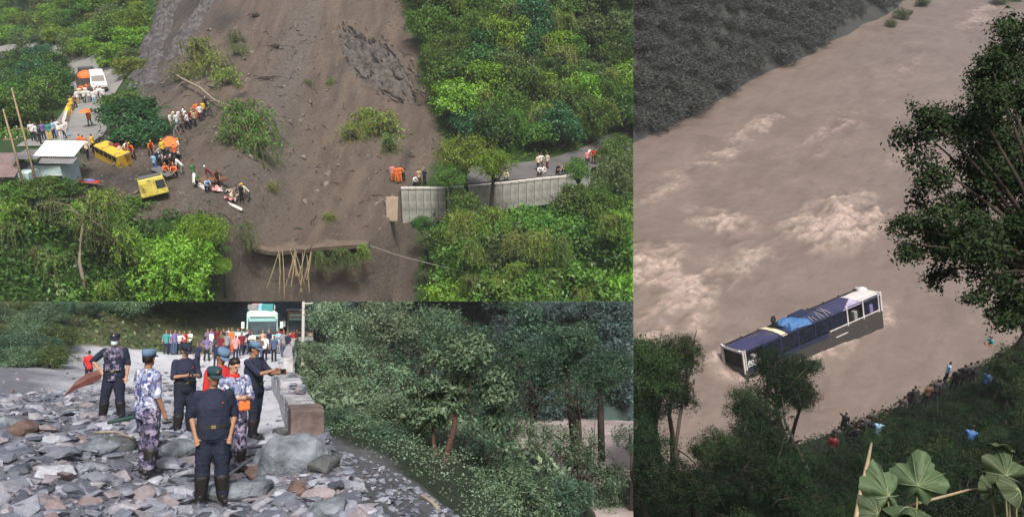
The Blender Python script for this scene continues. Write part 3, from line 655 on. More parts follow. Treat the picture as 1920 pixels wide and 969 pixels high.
# stones and clods scattered on the slide
rk = [mesh_np(rock_mesh(900 + k, .7, 10)) for k in range(5)]; mb = MB(); rs = np.random.default_rng(5); n = 0
while n < 4200:
    u, v = rs.uniform(280, 800), rs.uniform(-10, 455)
    y = rs.uniform(62, 112); x = rs.uniform(-52, -8)
    if y < ywA(x) + .4 or not (xl(y) < x < xr(y)): continue
    s = .06 + .14 * rs.random() ** 3 + (.55 * rs.random() if rs.random() < .03 else 0); vv, ff = rk[n % 5]; R = np.array(Matrix.Rotation(rs.uniform(0, 6.3), 3, 'Z') @ Matrix.Rotation(rs.uniform(-.5, .5), 3, 'X'))
    mb.add(vv @ R.T * s * 1.6 + np.array([x, y, float(0)]), ff); n += 1
allv = np.concatenate(mb.v); c = np.concatenate([np.repeat(q[:, :2].mean(0)[None], len(q), 0) for q in mb.v]); allv[:, 2] += zA(c[:, 0], c[:, 1])
sh_ = np.random.default_rng(66)
for k in range(110):
    s_, t_ = sh_.random(), sh_.uniform(-1, 1) * .95
    if sh_.random() < .5: t_ = -.6 + .35 * sh_.normal()
    i_, j_ = int(np.clip(s_, .03, .97) * (sN - 1)), int(np.clip((t_ + 1) / 2, 0, 1) * (tN - 1)); L_ = sh_.uniform(.5, 2.2)
    R_m = Matrix((Vector(ax), Vector(sx), Vector(up))).transposed().to_4x4()
    part('ledge', SH[k % 4], oc, MATS['outcrop_dark'] if sh_.random() < .6 else MATS['outcrop_rock'], Matrix.Translation(Vector(base[i_, j_] + up * .05)) @ R_m @ Matrix.Rotation(sh_.normal() * .25, 4, 'Z') @ Matrix.Rotation(sh_.normal() * .4, 4, 'X') @ Matrix.Diagonal((L_, .35 * L_ ** .5, .5, 1)))
db = MB(); dr = np.random.default_rng(67); n = 0
while n < 260:
    y = dr.uniform(64, 110); x = dr.uniform(-50, -8)
    if y < ywA(x) + .6 or not (xl(y) + .5 < x < xr(y) - .5): continue
    L_ = .25 + .9 * dr.random() ** 3; a_ = dr.uniform(0, 6.3); z = float(zA(x, y)) + .06; d_ = np.array([math.cos(a_), math.sin(a_), 0]) * L_; e_ = np.array([x, y, z]) + d_; e_[2] = float(zA(e_[0], e_[1])) + .1
    db.tube([(x, y, z), (np.array([x, y, z]) + e_) / 2 + np.array([0, 0, .08]), e_], [.05, .04, .02], 4); n += 1
stuff('slide_debris', db.mesh('slide_debris'), A, MATS['bark'], 'broken roots and sticks strewn over the brown slide', 'debris')
stuff('slide_stones', mesh_from('slide_stones', allv, mb.f), A, mat('slide_stone', (.13, .11, .095), .8, .5, .8), 'small stones and clods strewn over the brown slide', 'stones')

# fallen trunk, dead tree, poles, stalks, wire
def stick(name, fr, pts, rad, m, label, cat, group=None, seg=6, twigs=0, tl=1.0):
    pts = np.array(pts); o = link(name, None, fr, Mx(pts[0])); tag(o, label, cat, group, fr, pts[len(pts) // 2]); part('trunk' if twigs else 'pole', MB().tube(pts - pts[0], rad, seg), o, m, smooth=True)
    for k in range(twigs):
        i = random.randint(1, len(pts) - 1); s = pts[i] - pts[0]; d = np.array([random.gauss(0, 1), random.gauss(0, 1), random.gauss(0, .8)]) * tl
        part('branch', MB().tube([s, s + d * .5 + np.array([0, 0, .1]), s + d], [.05, .035, .012], 5), o, m, smooth=True)
    return o
def on(u, v, h=0):
    q = HA(u, v); return q + np.array([0, 0, h])
stick('fallen_tree', A, [on(325, 150, .8), on(350, 168, 1.0), on(378, 184, 1.1), on(405, 203, .8), on(440, 210, .5), on(482, 226, .3)], [.16, .15, .14, .12, .09, .05], MATS['pale_bark'], 'pale fallen tree trunk lying across the slide above the walkers', 'tree trunk', twigs=7, tl=1.3)
d = [A.P(148, 490, 60.5), A.P(152, 450, 60.8), A.P(157, 408, 61), A.P(153, 380, 61.3)]; dt = stick('dead_tree', A, [d[0] - np.array([0, 0, 8])] + d, [.16, .13, .11, .08, .05], MATS['pale_bark'], 'bare grey dead tree standing among the foreground crowns', 'tree')
for k in range(14):
    s = d[2] - (d[0] - np.array([0, 0, 8])); e = s + np.array([random.uniform(-3.2, 4.2), random.uniform(-1, 1.5), random.uniform(-2.0, 1.6)]); m = (s + e) / 2 + np.array([0, 0, .35])
    bo = part('branch', MB().tube([s, m, e], [.055, .035, .01], 5), dt, MATS['pale_bark'], smooth=True)
for (ut, vt, ub, vb, dd, lb) in ((22, 165, 66, 335, 63, 'tall thin pole with a crossarm standing behind the tin roofs'), (6, 205, 40, 330, 62, 'thin leaning pole at the edge of the tin-roofed house')):
    po = stick('utility_pole', A, [A.P(ub, vb, dd) - np.array([0, 0, 1]), A.P((ut + ub) / 2, (vt + vb) / 2, dd), A.P(ut, vt, dd)], [.10, .085, .06], MATS['dry_stem'], lb, 'pole')
    q = A.P(ut + (ub - ut) * .45, vt + (vb - vt) * .45, dd) - (A.P(ub, vb, dd) - np.array([0, 0, 1])); part('crossarm', MB().box(q, (1.1, .08, .08), .3), po, MATS['dry_stem'])
    for sx in (-.45, .45): part('insulator', MB().ell(q + np.array([sx, .05, .12]), (.06, .06, .1), 8, 6), po, MATS['pale_concrete'])
for k in range(16):
    u = random.uniform(515, 585); a = A.P(u, random.uniform(463, 478), 69.2); b_ = A.P(u + random.uniform(-28, 22), random.uniform(515, 562), 67.3)
    stick('bamboo_pole', A, [b_, (a + b_) / 2 + np.array([.05, 0, .05]), a], [.045, .04, .03], MATS['dry_stem'] if k % 3 else MATS['bamboo_stem'], 'dry bamboo stalk hanging below the broken road lip', 'stalk', 'dry stalks under the broken lip', 5)
wr = [A.P(690, 459, 70), A.P(745, 478, 69), A.P(810, 495, 68), A.P(880, 512, 67)]
tag(link('cable', MB().tube(np.array(wr) - wr[0], .014, 5).mesh('cable'), A, Mx(wr[0]), None, MATS['pale_concrete']), 'thin pale cable trailing from the slab into the trees', 'cable', None, A, wr[1])
for (u, v, s, lb) in ((517, 90, .5, 'dark clod of earth high on the slide'), (480, 32, .6, 'small brown root clump near the slide top'), (500, 150, .5, 'dark root tangle left of the slide centre')):
    q = on(u, v); o = thing('root_clump', A, q, lb, 'roots')
    for k in range(9): part('root', MB().tube([(0, 0, 0), (random.gauss(0, .5), random.gauss(0, .5), .3), (random.gauss(0, 1), random.gauss(0, 1), .1)], [.07, .05, .02], 5), o, MATS['bark'])
    part('clod', rock_mesh(int(u), .7, 18), o, mat('clod_earth', (.05, .04, .033), .9, .3, 4, .05, 9), Mx((0, 0, .1), s=s * 1.6))

# plants carried down by the slide
def br(u, v, R, pr, lm, lb, **k): return brush(A, on(u, v, k.pop('h', .1)), R, pr, lm, lb, 'plants carried down by the slide', **k)
for (u, v, R) in ((372, 112, 3.0), (395, 140, 3.1), (425, 160, 2.3), (350, 150, 2.2)): br(u, v, R, 'brush%d' % (int(u) % 3), 'leaf_yellow' if u != 425 else 'leaf_bright', 'mound of yellow-green bamboo stranded at upper part of slide', h=.5)
for (u, v, R) in ((440, 82, 1.8), (448, 105, 1.7)): br(u, v, R, 'brush1', 'leaf_olive', 'small olive tuft stranded high on the slide', h=.3)
for (u, v, R) in ((452, 240, 3.0), (478, 265, 3.1), (490, 300, 2.2), (445, 275, 2.4)): br(u, v, R, 'hang%d' % (int(u) % 2), 'leaf_mid', 'drooping green bamboo clump hanging on the left of slide', h=1.0)
for (u, v, R) in ((690, 245, 2.6), (715, 250, 2.7), (730, 285, 1.7), (665, 262, 2.0)): br(u, v, R, 'hang%d' % (int(u) % 2), 'leaf_yellow' if u < 720 else 'leaf_mid', 'drooping bamboo clump hanging on the right of slide', h=.8)
for (u, v, R, lm, lb) in ((620, 160, .9, 'leaf_mid', 'small green tuft at the middle of the slide'), (578, 160, .8, 'leaf_olive', 'small dry tuft at the middle of the slide'), (617, 415, .9, 'leaf_bright', 'bright tuft growing on the mud above the broken lip'), (510, 360, 1.0, 'leaf_yellow', 'yellow-green sapling lying on mud beside the wreck'), (680, 470, 0, '', '')):
    if R: br(u, v, R, 'brush2', lm, lb)
for (u, v, R, lm) in ((600, 485, 1.0, 'leaf_dark'), (640, 480, 1.1, 'leaf_mid'), (680, 472, 1.0, 'leaf_bright'), (620, 495, .9, 'leaf_dark'), (660, 490, 1.0, 'leaf_dark')): brush(A, A.P(u, v, 69), R, 'hang0', lm, 'green plant tuft hanging under the broken road lip', 'tufts under the lip')
for (u, v) in ((462, 425), (466, 450)): brush(A, A.P(u, v, 68.5), .9, 'hang1', 'leaf_olive', 'olive tuft hanging below the white wreck', 'tufts below the wreck')

# ---------------- trees of place A
LA = 'leafy tree in the dense forest right of the slide'; GA = 'forest right of the slide'
def scatter(fr, zf, n, reg, mind, fn, seed, d0=50, d1=240):
    rs = np.random.default_rng(seed); got = []; tr = 0
    while len(got) < n and tr < 6000:
        tr += 1; u, v = rs.uniform(reg[0], reg[1]), rs.uniform(reg[2], reg[3])
        if not reg[4](u, v): continue
        q = fr.hit(zf, u, v, d0, d1, .4)
        if q is None or any(np.linalg.norm(q[:2] - g[:2]) < mind for g in got): continue
        got.append(q)
    for k, q in enumerate(got): fn(k, q, rs)
    return got
mixr = ['leaf_mid', 'leaf_dark', 'leaf_mid', 'leaf_blue', 'leaf_mid', 'leaf_bright', 'leaf_dark', 'leaf_olive']
def put_r(k, q, rs):
    R = rs.uniform(1.9, 3.3); tree(A, q + np.array([0, -.3, R * .95]), R, ('broad%d' % (k % 5)) if k % 4 else 'fine%d' % (k % 2), mixr[k % 8], LA, group=GA, sz=rs.uniform(.85, 1.25))
edge_r = lambda u, v: u > np.interp(v, [-80, 0, 90, 190, 290, 320], [755, 775, 800, 825, 850, 870]) and v < np.interp(u, [850, 1000, 1100, 1187, 1300], [278, 285, 275, 245, 230])
scatter(A, zA, 95, (760, 1230, -60, 290, edge_r), 2.7, put_r, 3)
def put_l(k, q, rs):
    R = rs.uniform(1.8, 3.3); tree(A, q + np.array([0, 0, R * .35]), R, 'broad%d' % (k % 5) if k % 3 else 'fine%d' % (k % 2), ['leaf_bright', 'leaf_mid', 'leaf_yellow', 'leaf_bright', 'leaf_olive'][k % 5], 'rounded green bush on the slope behind the parked cars', 'bush', 'slope above the left road', 'bush', sz=rs.uniform(.7, .95))
edge_l = lambda u, v: v < np.interp(u, [-60, 0, 100, 180, 250, 300], [76, 78, 92, 108, 140, 0]) and u < np.interp(v, [-60, 0, 60, 110, 140], [300, 290, 262, 250, 250])
scatter(A, zA, 99, (-50, 300, -50, 145, edge_l), 3.2, put_l, 4)
def put_m(k, q, rs):
    R = rs.uniform(1.8, 2.9); tree(A, q + np.array([0, 0, R * .8]), R, 'broad%d' % (k % 5), ['leaf_dark', 'leaf_mid', 'leaf_dark', 'leaf_blue'][k % 4], 'dark leafy tree inside the bend of the left road', group='trees inside the road bend', sz=rs.uniform(.9, 1.2))
edge_m = lambda u, v: u < np.interp(v, [120, 150, 200, 235, 250], [60, 128, 120, 92, 60])
scatter(A, zA, 30, (-50, 140, 122, 245, edge_m), 2.9, put_m, 5)
# foreground crowns, left, placed one by one: u, v, distance, radius
for k, (u, v, d, R, pr, lm, sz) in enumerate([(30, 400, 54, 2.9, 'layer0', 'leaf_mid', .8), (95, 350, 58, 2.4, 'layer1', 'leaf_mid', .7), (100, 430, 52, 2.6, 'broad1', 'leaf_mid', .9), (25, 480, 48, 2.6, 'layer1', 'leaf_mid', .8), (90, 520, 46, 2.5, 'broad2', 'leaf_dark', .9), (180, 390, 56, 2.0, 'broad3', 'leaf_mid', .8), (215, 430, 54, 2.2, 'broad4', 'leaf_mid', .9),
        (170, 500, 49, 2.4, 'broad0', 'leaf_dark', .9), (240, 400, 58, 1.9, 'broad1', 'leaf_mid', .8), (310, 410, 61, 1.7, 'broad2', 'leaf_dark', .9), (270, 450, 56, 1.8, 'broad3', 'leaf_olive', .9), (0, 560, 43, 2.4, 'layer0', 'leaf_mid', .8), (140, 565, 44, 2.3, 'broad4', 'leaf_mid', .9), (215, 540, 46, 2.0, 'broad2', 'leaf_dark', 1), (60, 575, 42, 2.0, 'broad1', 'leaf_dark', 1), (-30, 430, 52, 2.6, 'broad0', 'leaf_mid', .9), (355, 400, 62, 1.5, 'broad4', 'leaf_mid', .9), (130, 390, 60, 2.0, 'layer0', 'leaf_dark', .8), (35, 362, 44, 1.15, 'broad3', 'leaf_mid', .8), (80, 352, 44, 1.1, 'layer1', 'leaf_mid', .8), (125, 352, 46, .8, 'broad1', 'leaf_dark', .8)]):
    d2 = 62 + (d - 42) * .3; R *= d2 / d; d = d2
    tree(A, A.P(u, v, d), R, pr, lm, 'green tree crown in the foreground below the tin-roofed house', group='foreground trees below the house', sz=sz)
tree(A, A.P(330, 508, 64), 4.1, 'fine0', 'leaf_bright', 'bright lime-green feathery tree beside the mud in the foreground', sz=1.0); tree(A, A.P(375, 435, 65), 2.15, 'fine1', 'leaf_bright', 'smaller lime-green tree just below the white wreck', sz=.9); tree(A, A.P(418, 500, 65.5), 1.0, 'fine1', 'leaf_bright', 'small bright sapling at the left edge of the mud', sz=.9)
tree(A, A.P(243, 215, 80), 3.3, 'layer1', 'leaf_blue', 'layered dark green tree standing between road and slide', sz=.75); tree(A, A.P(250, 262, 76), 2.5, 'layer0', 'leaf_blue', 'lower dark green tree above the yellow wreckage', sz=.9); tree(A, A.P(225, 190, 90), 2.2, 'layer0', 'leaf_mid', 'small layered tree beside the minibus', sz=.7); tree(A, A.P(290, 240, 79), 1.6, 'layer0', 'leaf_blue', 'small dark tree beside the line of walkers', sz=.9)
# foreground right
rs_ = np.random.default_rng(22)
for k, (u, v, d, R, pr, lm) in enumerate([(870, 290, 76, 2.7, 'fine1', 'leaf_yellow'), (925, 310, 75, 2.3, 'fine0', 'leaf_bright'), (845, 330, 74, 2.0, 'fine1', 'leaf_mid'), (868, 385, 70, 1.6, 'broad1', 'leaf_mid'), (860, 440, 62, 2.2, 'broad2', 'leaf_mid'), (935, 450, 61, 2.3, 'broad3', 'leaf_mid'), (1005, 425, 64, 2.3, 'broad4', 'leaf_mid'), (1075, 385, 67, 2.1, 'broad0', 'leaf_olive'), (1110, 385, 63, 2.8, 'fine1', 'leaf_mid'), (1165, 330, 68, 2.7, 'fine0', 'leaf_olive'), (1160, 290, 78, 2.6, 'fine1', 'leaf_mid'),
        (1175, 400, 62, 2.4, 'broad2', 'leaf_mid'), (960, 480, 56, 2.7, 'broad1', 'leaf_olive'), (1040, 450, 57, 2.8, 'broad3', 'leaf_mid'), (1120, 460, 55, 2.8, 'broad4', 'leaf_dark'), (870, 505, 55, 2.4, 'broad0', 'leaf_mid'), (1190, 480, 54, 2.3, 'broad1', 'leaf_mid'), (940, 545, 50, 2.6, 'broad2', 'leaf_mid'), (1020, 540, 49, 2.6, 'fine0', 'leaf_mid'), (1100, 545, 48, 2.6, 'broad0', 'leaf_mid'), (1180, 555, 47, 2.3, 'broad4', 'leaf_bright'), (855, 560, 50, 2.0, 'broad3', 'leaf_bright'), (800, 450, 65, 1.2, 'fine1', 'leaf_olive'), (800, 520, 60, 1.1, 'open0', 'leaf_olive'), (790, 420, 72, 1.0, 'broad1', 'leaf_dark'), (1000, 600, 45, 2.6, 'broad3', 'leaf_mid'), (1140, 610, 44, 2.6, 'broad2', 'leaf_dark'), (900, 605, 45, 2.4, 'broad1', 'leaf_mid'), (1085, 320, 76, 1.6, 'fine1', 'leaf_mid')]):
    d2 = 66 + (d - 44) * .32; R *= d2 / d; d = d2
    tree(A, A.P(u, v, d), R, pr, lm, 'green tree in the foreground below the right retaining wall', group='foreground trees below the wall', sz=rs_.uniform(.8, 1.05))
fr_rng = np.random.default_rng(91)
for k in range(26):
    u, v = fr_rng.uniform(800, 1187), fr_rng.uniform(20, 270)
    if edge_r(u, v):
        q = HA(u, v); brush(A, q + np.array([0, -1.2, fr_rng.uniform(2.2, 4.2)]), fr_rng.uniform(1.4, 2.4), 'hang%d' % (k % 2), ['leaf_bright', 'leaf_yellow', 'leaf_mid'][k % 3], 'drooping bamboo spray in the forest right of the slide', 'bamboo sprays in the right forest', 'bamboo_spray')
for k in range(16):
    u, v = fr_rng.uniform(10, 250), fr_rng.uniform(375, 560); brush(A, A.P(u, v, 61.5), fr_rng.uniform(1.0, 1.9), 'hang%d' % (k % 2), ['leaf_bright', 'leaf_mid', 'leaf_olive'][k % 3], 'feathery bamboo spray among the foreground crowns', 'bamboo sprays in the foreground', 'bamboo_spray')
for k in range(16):
    u, v = fr_rng.uniform(860, 1180), fr_rng.uniform(410, 560); brush(A, A.P(u, v, 65.5), fr_rng.uniform(1.0, 1.8), 'hang%d' % (k % 2), ['leaf_yellow', 'leaf_mid', 'leaf_bright'][k % 3], 'feathery bamboo spray below the retaining wall', 'bamboo sprays below the wall', 'bamboo_spray')
# ground cover
rs = np.random.default_rng(31); n = 60000; x = rs.uniform(-115, 34, n); y = rs.uniform(62, 165, n)
ok = (y > ywA(x) + .2) & ((x < xl(y) - .3) | (x > xr(y) + .3)); u = CX + x / y * FPX
def near_path(x, y, path, r):
    path = np.array(path); dd = np.full(len(x), 1e9)
    for a, b_ in zip(path[:-1], path[1:]):
        ab = b_ - a; tt = np.clip(((x - a[0]) * ab[0] + (y - a[1]) * ab[1]) / (ab @ ab), 0, 1); dd = np.minimum(dd, np.hypot(x - a[0] - ab[0] * tt, y - a[1] - ab[1] * tt))
    return dd < r
ok &= ~near_path(x, y, pa, 4.2) & ~near_path(x, y, pb, 3.2) & ~((x < -42) & (y < 76))
ok &= (np.abs(x / y) < .72); x, y = x[ok][:16000], y[ok][:16000]
stuff('ground_cover', cover_mesh(np.stack([x, y, zA(x, y)], -1), rs, .38, 5, .4, .3), A, MATS['leaf_mid'], 'low green undergrowth covering the hillside beside the slide', 'undergrowth')
x = rs.uniform(-70, 26, 14000); y = ywA(x) - rs.random(14000) * 26; ok = (x < cl - .5) | (x > cr + .6); x, y = x[ok][:7000], y[ok][:7000]
stuff('slope_undergrowth', cover_mesh(np.stack([x, y, zAl(x, y)], -1), rs, .4, 6, .4, .5), A, MATS['leaf_dark'], 'dark undergrowth on the slope below the road edge', 'undergrowth')

# ---------------- house with tin roofs
mat('tin_white', (.66, .67, .68), .45, .12, 1.5, metal=.1); mat('tin_grey', (.20, .20, .21), .5, .25, 1.2, metal=.2); mat('tin_rust', (.20, .15, .15), .55, .25, 1.0, metal=.1); mat('wall_paleblue', (.42, .55, .58), .8, .15, 1.5)
def corrugated(w, l, pitch=.16, amp=.035, n=None):
    n = int(w / pitch * 4); x = np.linspace(-w / 2, w / 2, n); X_, Y_ = np.meshgrid(x, np.linspace(-l / 2, l / 2, 4), indexing='ij'); return grid_mesh('roof_sheet', X_, Y_, amp * np.sin(X_ / pitch * 6.283))
hp = A.P(36, 368, 64); hs = thing('tin_roofed_house', A, hp, 'small pale blue house with white and rusty tin roofs by the road', 'house')
part('wall', MB().box((-.6, 1.6, .6), (3.6, 3.4, 2.6)), hs, MATS['wall_paleblue']); part('wall', MB().box((1.6, 2.9, .9), (2.6, 2.8, 2.4)), hs, MATS['wall_paleblue'])
for (c, w, l, rz, rx, ry, m) in (((-1.35, .9, 2.35), 2.9, 4.6, .25, .18, .05, 'tin_rust'), ((.05, 2.7, 2.75), 1.9, 4.2, .25, -.05, .05, 'tin_grey'), ((2.0, 3.6, 3.0), 3.2, 3.0, .12, .2, .04, 'tin_white'), ((2.5, 1.9, 2.45), 2.9, 1.2, .12, .2, .04, 'tin_grey')):
    part('roof', corrugated(w, l), hs, MATS[m], Mx(c, rz, rx, ry))
for (c, d) in (((.3, -.13, .7), (.9, .05, 1.1)), ((2.3, 1.47, .8), (1.2, .05, 1.0))):
    w = part('window', MB().box(c, d), hs, mat('window_dark', (.02, .022, .025), .2, .2)); part('frame', MB().box((c[0], c[1] - .01, c[2] + d[2] / 2), (d[0] + .12, .07, .07)), w, MATS['pale_concrete'])

# ---------------- painted roadside barrier
bp = [HA(*q) for q in [(122, 252), (124, 235), (130, 215), (140, 198), (150, 180), (158, 170)]]; br_o = thing('road_barrier', A, bp[0], 'curved yellow and white roadside barrier on the left road', 'barrier')
for k in range(len(bp) - 1):
    for j in range(2):
        a = bp[k] + (bp[k + 1] - bp[k]) * j / 2; b_ = bp[k] + (bp[k + 1] - bp[k]) * (j + 1) / 2; m = (a + b_) / 2 - bp[0]; an = math.atan2(b_[1] - a[1], b_[0] - a[0])
        part('block', bevelled(MB().box((0, 0, .45), (np.linalg.norm((b_ - a)[:2]) - .12, .35, .95)), .04, 1), br_o, cloth('yellow') if (k * 2 + j) % 5 in (3, 4) else MATS['pale_concrete'], Mx(m, an))

# ---------------- vehicles
vehicle(A, on(187, 170, .15), math.radians(28), 'van', 'white', 'white minibus parked on the left road above the crowd', 'vehicles on the left road')
vehicle(A, on(166, 168, .15), math.radians(205), 'truck', 'darkgrey', 'dark truck with orange load stopped beside the white minibus', 'vehicles on the left road', cargo='orange')
vehicle(A, on(104, 131, .15), math.radians(98), 'pickup', 'white', 'white pickup parked at the far end of the left road', 'vehicles on the left road')
vehicle(A, on(82, 126, .15), math.radians(98), 'car', 'black', 'black car parked behind the white pickup', 'vehicles on the left road')
vehicle(A, on(116, 125, .15), math.radians(95), 'car', 'darkgrey', 'dark grey car parked beyond the white pickup', 'vehicles on the left road')

# ---------------- wreckage
muddy('wreck_yellow', (.62, .40, .035), .28); muddy('wreck_yellow_pale', (.60, .50, .09), .22); muddy('wreck_white', (.66, .64, .62), .2)
q = on(214, 303); w1 = thing('yellow_bus_wreck', A, q + np.array([0, 0, .15]), 'half-buried yellow bus body with dark windows below dark tree', 'wreck', rz=math.radians(-28), rx=.12, ry=.24)
part('body', bevelled(MB().box((0, 0, .45), (3.3, 1.45, 1.35), taper=.92), .12, 3), w1, MATS['wreck_yellow']); part('roof_edge', MB().box((0, -.70, 1.0), (3.0, .06, .07)), w1, MATS['wreck_yellow_pale']); part('bumper', bevelled(MB().box((-1.66, 0, .1), (.16, 1.4, .25)), .04), w1, mat('black_trim', (.02, .02, .02)))
for x in (-1.15, -.6, -.05, .5, 1.05): part('window', MB().box((x, -.705, .68), (.42, .05, .42), rx=.04), w1, mat('black_trim', (.02, .02, .02)))
part('windscreen', MB().box((-1.63, 0, .7), (.05, 1.05, .5), ry=.05), w1, mat('vehicle_glass', (.015, .02, .025))); part('mud_cover', rock_mesh(61, .35, 30), w1, MATS['mud_slab'], Mx((.9, .1, 1.05), .4, s=(1.5, 1.2, .6)))
[part('load', rock_mesh(60 + k, .6, 20), w1, cloth(['brown', 'maroon', 'tan', 'brown'][k]), Mx((-.5 + .5 * k, .35 + .15 * (k % 2), 1.15), k, s=.6)) for k in range(4)]
q = on(292, 372); w2 = thing('yellow_cab_wreck', A, q + np.array([0, 0, .35]), 'overturned yellow cab with dark grey roof beside the bushes', 'wreck', rz=math.radians(28), rx=-.15, ry=-.12)
part('body', bevelled(MB().box((0, 0, .75), (2.2, 1.9, 1.5), taper=.9), .10), w2, MATS['wreck_yellow_pale']); part('roof', bevelled(MB().box((0, .05, 1.56), (1.75, 1.5, .1)), .03), w2, mat('grey_sheet', (.11, .11, .115), .6, .2)); part('window', MB().box((.62, -.93, .85), (.7, .06, .7), rx=.06), w2, mat('vehicle_glass', (.015, .02, .025))); part('window', MB().box((1.06, .1, .9), (.06, 1.2, .6), ry=-.06), w2, mat('vehicle_glass', (.015, .02, .025))); part('door', MB().box((-.45, -.955, .65), (.8, .05, 1.0), rx=.06), w2, MATS['wreck_yellow_pale'])
q = on(330, 335); part_o = tag(link('roof_panel', bevelled(MB().box((0, 0, 0), (2.6, .8, .06)), .02, 1), A, Mx(q + np.array([-1.2, .3, .55]), -.65, .2, .1), None, MATS['grey_sheet'] if 'grey_sheet' in MATS else None), 'dark grey metal sheet leaning between yellow cab and rescuers', 'metal sheet', None, A, q)
a, b_ = on(366, 352, .25), on(455, 404, .35); w3 = thing('white_bus_wreck', A, a, 'crushed white bus side with torn sheets on the mud edge', 'wreck')
r = b_ - a; mid = r * .45 + np.array([0, 0, -.12]); side = np.array([-r[1], r[0], 0]); side /= np.linalg.norm(side); side = side if side[1] > 0 else -side
part('sill', MB().tube([np.zeros(3) + np.array([-.1, .4, .9]), np.array([0, 0, .3]), mid, r], [.14, .23, .23, .16], 6), w3, MATS['wreck_white'])
fl = MB(); fl.add([(0, 0, .05), mid + np.array([0, 0, .03]), r, r + side * 1.9 + np.array([0, 0, .3]), mid + side * 2.1 + np.array([0, 0, .35]), side * 1.5 + np.array([0, 0, .5])], [(0, 1, 4, 5), (1, 2, 3, 4)]); part('floor', fl, w3, mat('grimy_floor', (.14, .11, .10), .8, .4, 2, .03, 8))
for k in range(14):
    c = r * random.uniform(.25, 1.0) + side * random.uniform(.3, 1.7) + np.array([0, 0, .42]); g = np.random.default_rng(k); n_ = 6; X_, Y_ = np.meshgrid(np.linspace(-.5, .5, n_), np.linspace(-.4, .4, n_), indexing='ij'); part('torn_sheet', grid_mesh('torn_sheet', X_ * 1.2, Y_, .18 * g.normal(size=X_.shape), smooth=False), w3, [MATS['wreck_white'], cloth('pink'), MATS['wreck_white'], cloth('tan')][k % 4], Mx(c, g.uniform(0, 6), g.uniform(-.4, .4), g.uniform(-.3, .3)))
q = on(398, 345); tag(link('tarpaulin_heap', rock_mesh(77, .5, 30), A, Mx(q + np.array([0, 0, .3]), .3, 0, 0, (2.4, 1.6, 1.6)), None, cloth('brown')), 'reddish brown heap of wreck cargo above the white sill', 'cargo heap', None, A, q)
q = on(320, 292, .9); n_ = 10; X_, Y_ = np.meshgrid(np.linspace(-.75, .75, n_), np.linspace(-.6, .6, n_), indexing='ij'); tag(link('orange_tarpaulin', grid_mesh('orange_tarpaulin', X_, Y_, .15 * np.cos(X_ * 5) * np.sin(Y_ * 4) - .45 * (X_ ** 2 + Y_ ** 2)), A, Mx(q + np.array([0, 0, .55]), .2, .5), None, cloth('orange')), 'orange tarpaulin held up over rescuers in the mud', 'tarpaulin', None, A, q)
q = on(168, 352, .35); o = thing('stretcher', A, q, 'red and blue loaded stretcher lying on mud near the bushes', 'stretcher', rz=-.15); part('bed', bevelled(MB().box((0, 0, .1), (2.0, .55, .16)), .05), o, cloth('red')); part('blanket', MB().ell((.1, 0, .2), (.6, .24, .16), 12, 7), o, cloth('violet'), smooth=True)
for sy in (-.3, .3): part('pole', MB().tube([(-1.3, sy, .1), (1.3, sy, .1)], .03, 6), o, MATS['dry_stem'])
q = on(168, 240, 0); o = thing('umbrella', A, q + np.array([0, 0, 1.5]), 'open orange umbrella carried along the left road', 'umbrella')
cv = [(0, 0, .55)] + [(.75 * math.cos(k * .7854), .75 * math.sin(k * .7854), .22) for k in range(8)]; part('canopy', MB().add(cv, [(0, 1 + k, 1 + (k + 1) % 8) for k in range(8)]), o, cloth('orange')); part('shaft', MB().tube([(0, 0, -.45), (0, 0, .58)], .015, 6), o, MATS['bark'])

# ---------------- people of place A: u, feet v, pose, yaw, shirt, trousers, helmet/hair
def pplA(rows, where, group):
    for (u, v, pose, yaw, sh, lg, *hh) in rows:
        q = on(u, v, .10); hat = hh[0] if hh else None; lbl = 'person in %s top and %s trousers %s' % (sh.replace('darkgrey', 'dark'), lg.replace('darkgrey', 'dark'), where)
        crowd_person(A, q, pose, math.radians(yaw), sh, lg, lbl, group, random.uniform(.95, 1.05) , hat, random.choice((0, 1, 1)))
pplA([(64, 266, 'standl', 40, 'white', 'navy'), (72, 268, 'hips', 80, 'white', 'darkgrey'), (78, 272, 'stand', 120, 'navy', 'black'), (84, 264, 'standl', 30, 'violet', 'navy'), (95, 265, 'stand', 20, 'teal', 'yellow'), (104, 262, 'hips', -20, 'skyblue', 'navy'), (111, 258, 'standl', 10, 'white', 'grey'), (117, 268, 'folded', 60, 'white', 'white'), (122, 262, 'walk', 80, 'white', 'navy'), (130, 258, 'standl', -60, 'white', 'skyblue')], 'by the roadside barrier', 'crowd by the roadside barrier')
pplA([(152, 190, 'standl', 20, 'cream', 'black'), (148, 198, 'standl', 60, 'white', 'tan'), (143, 206, 'hips', 60, 'brown', 'black'), (157, 186, 'stand', 20, 'orange', 'black'), (163, 190, 'walk', -10, 'white', 'white'), (169, 194, 'standl', 10, 'white', 'grey'), (174, 190, 'stand', 30, 'darkgrey', 'black'), (180, 186, 'hips', 0, 'white', 'grey'), (186, 191, 'folded', -30, 'white', 'black'), (192, 190, 'stand', 200, 'white', 'white'), (196, 193, 'standl', 30, 'white', 'black'), (134, 218, 'standl', 70, 'yellow', 'yellow'), (160, 196, 'stand', 10, 'white', 'black'), (172, 184, 'standl', 20, 'brown', 'black'), (166, 182, 'hips', 0, 'orange', 'black'), (183, 194, 'walk', -20, 'white', 'white'), (178, 198, 'standl', 10, 'white', 'skyblue'), (137, 212, 'standl', 60, 'yellow', 'brown')], 'on the road near the minibus', 'crowd near the minibus')
pplA([(170, 238, 'walk', 10, 'orange', 'black')], 'walking alone under the umbrella', 'walker under the umbrella')
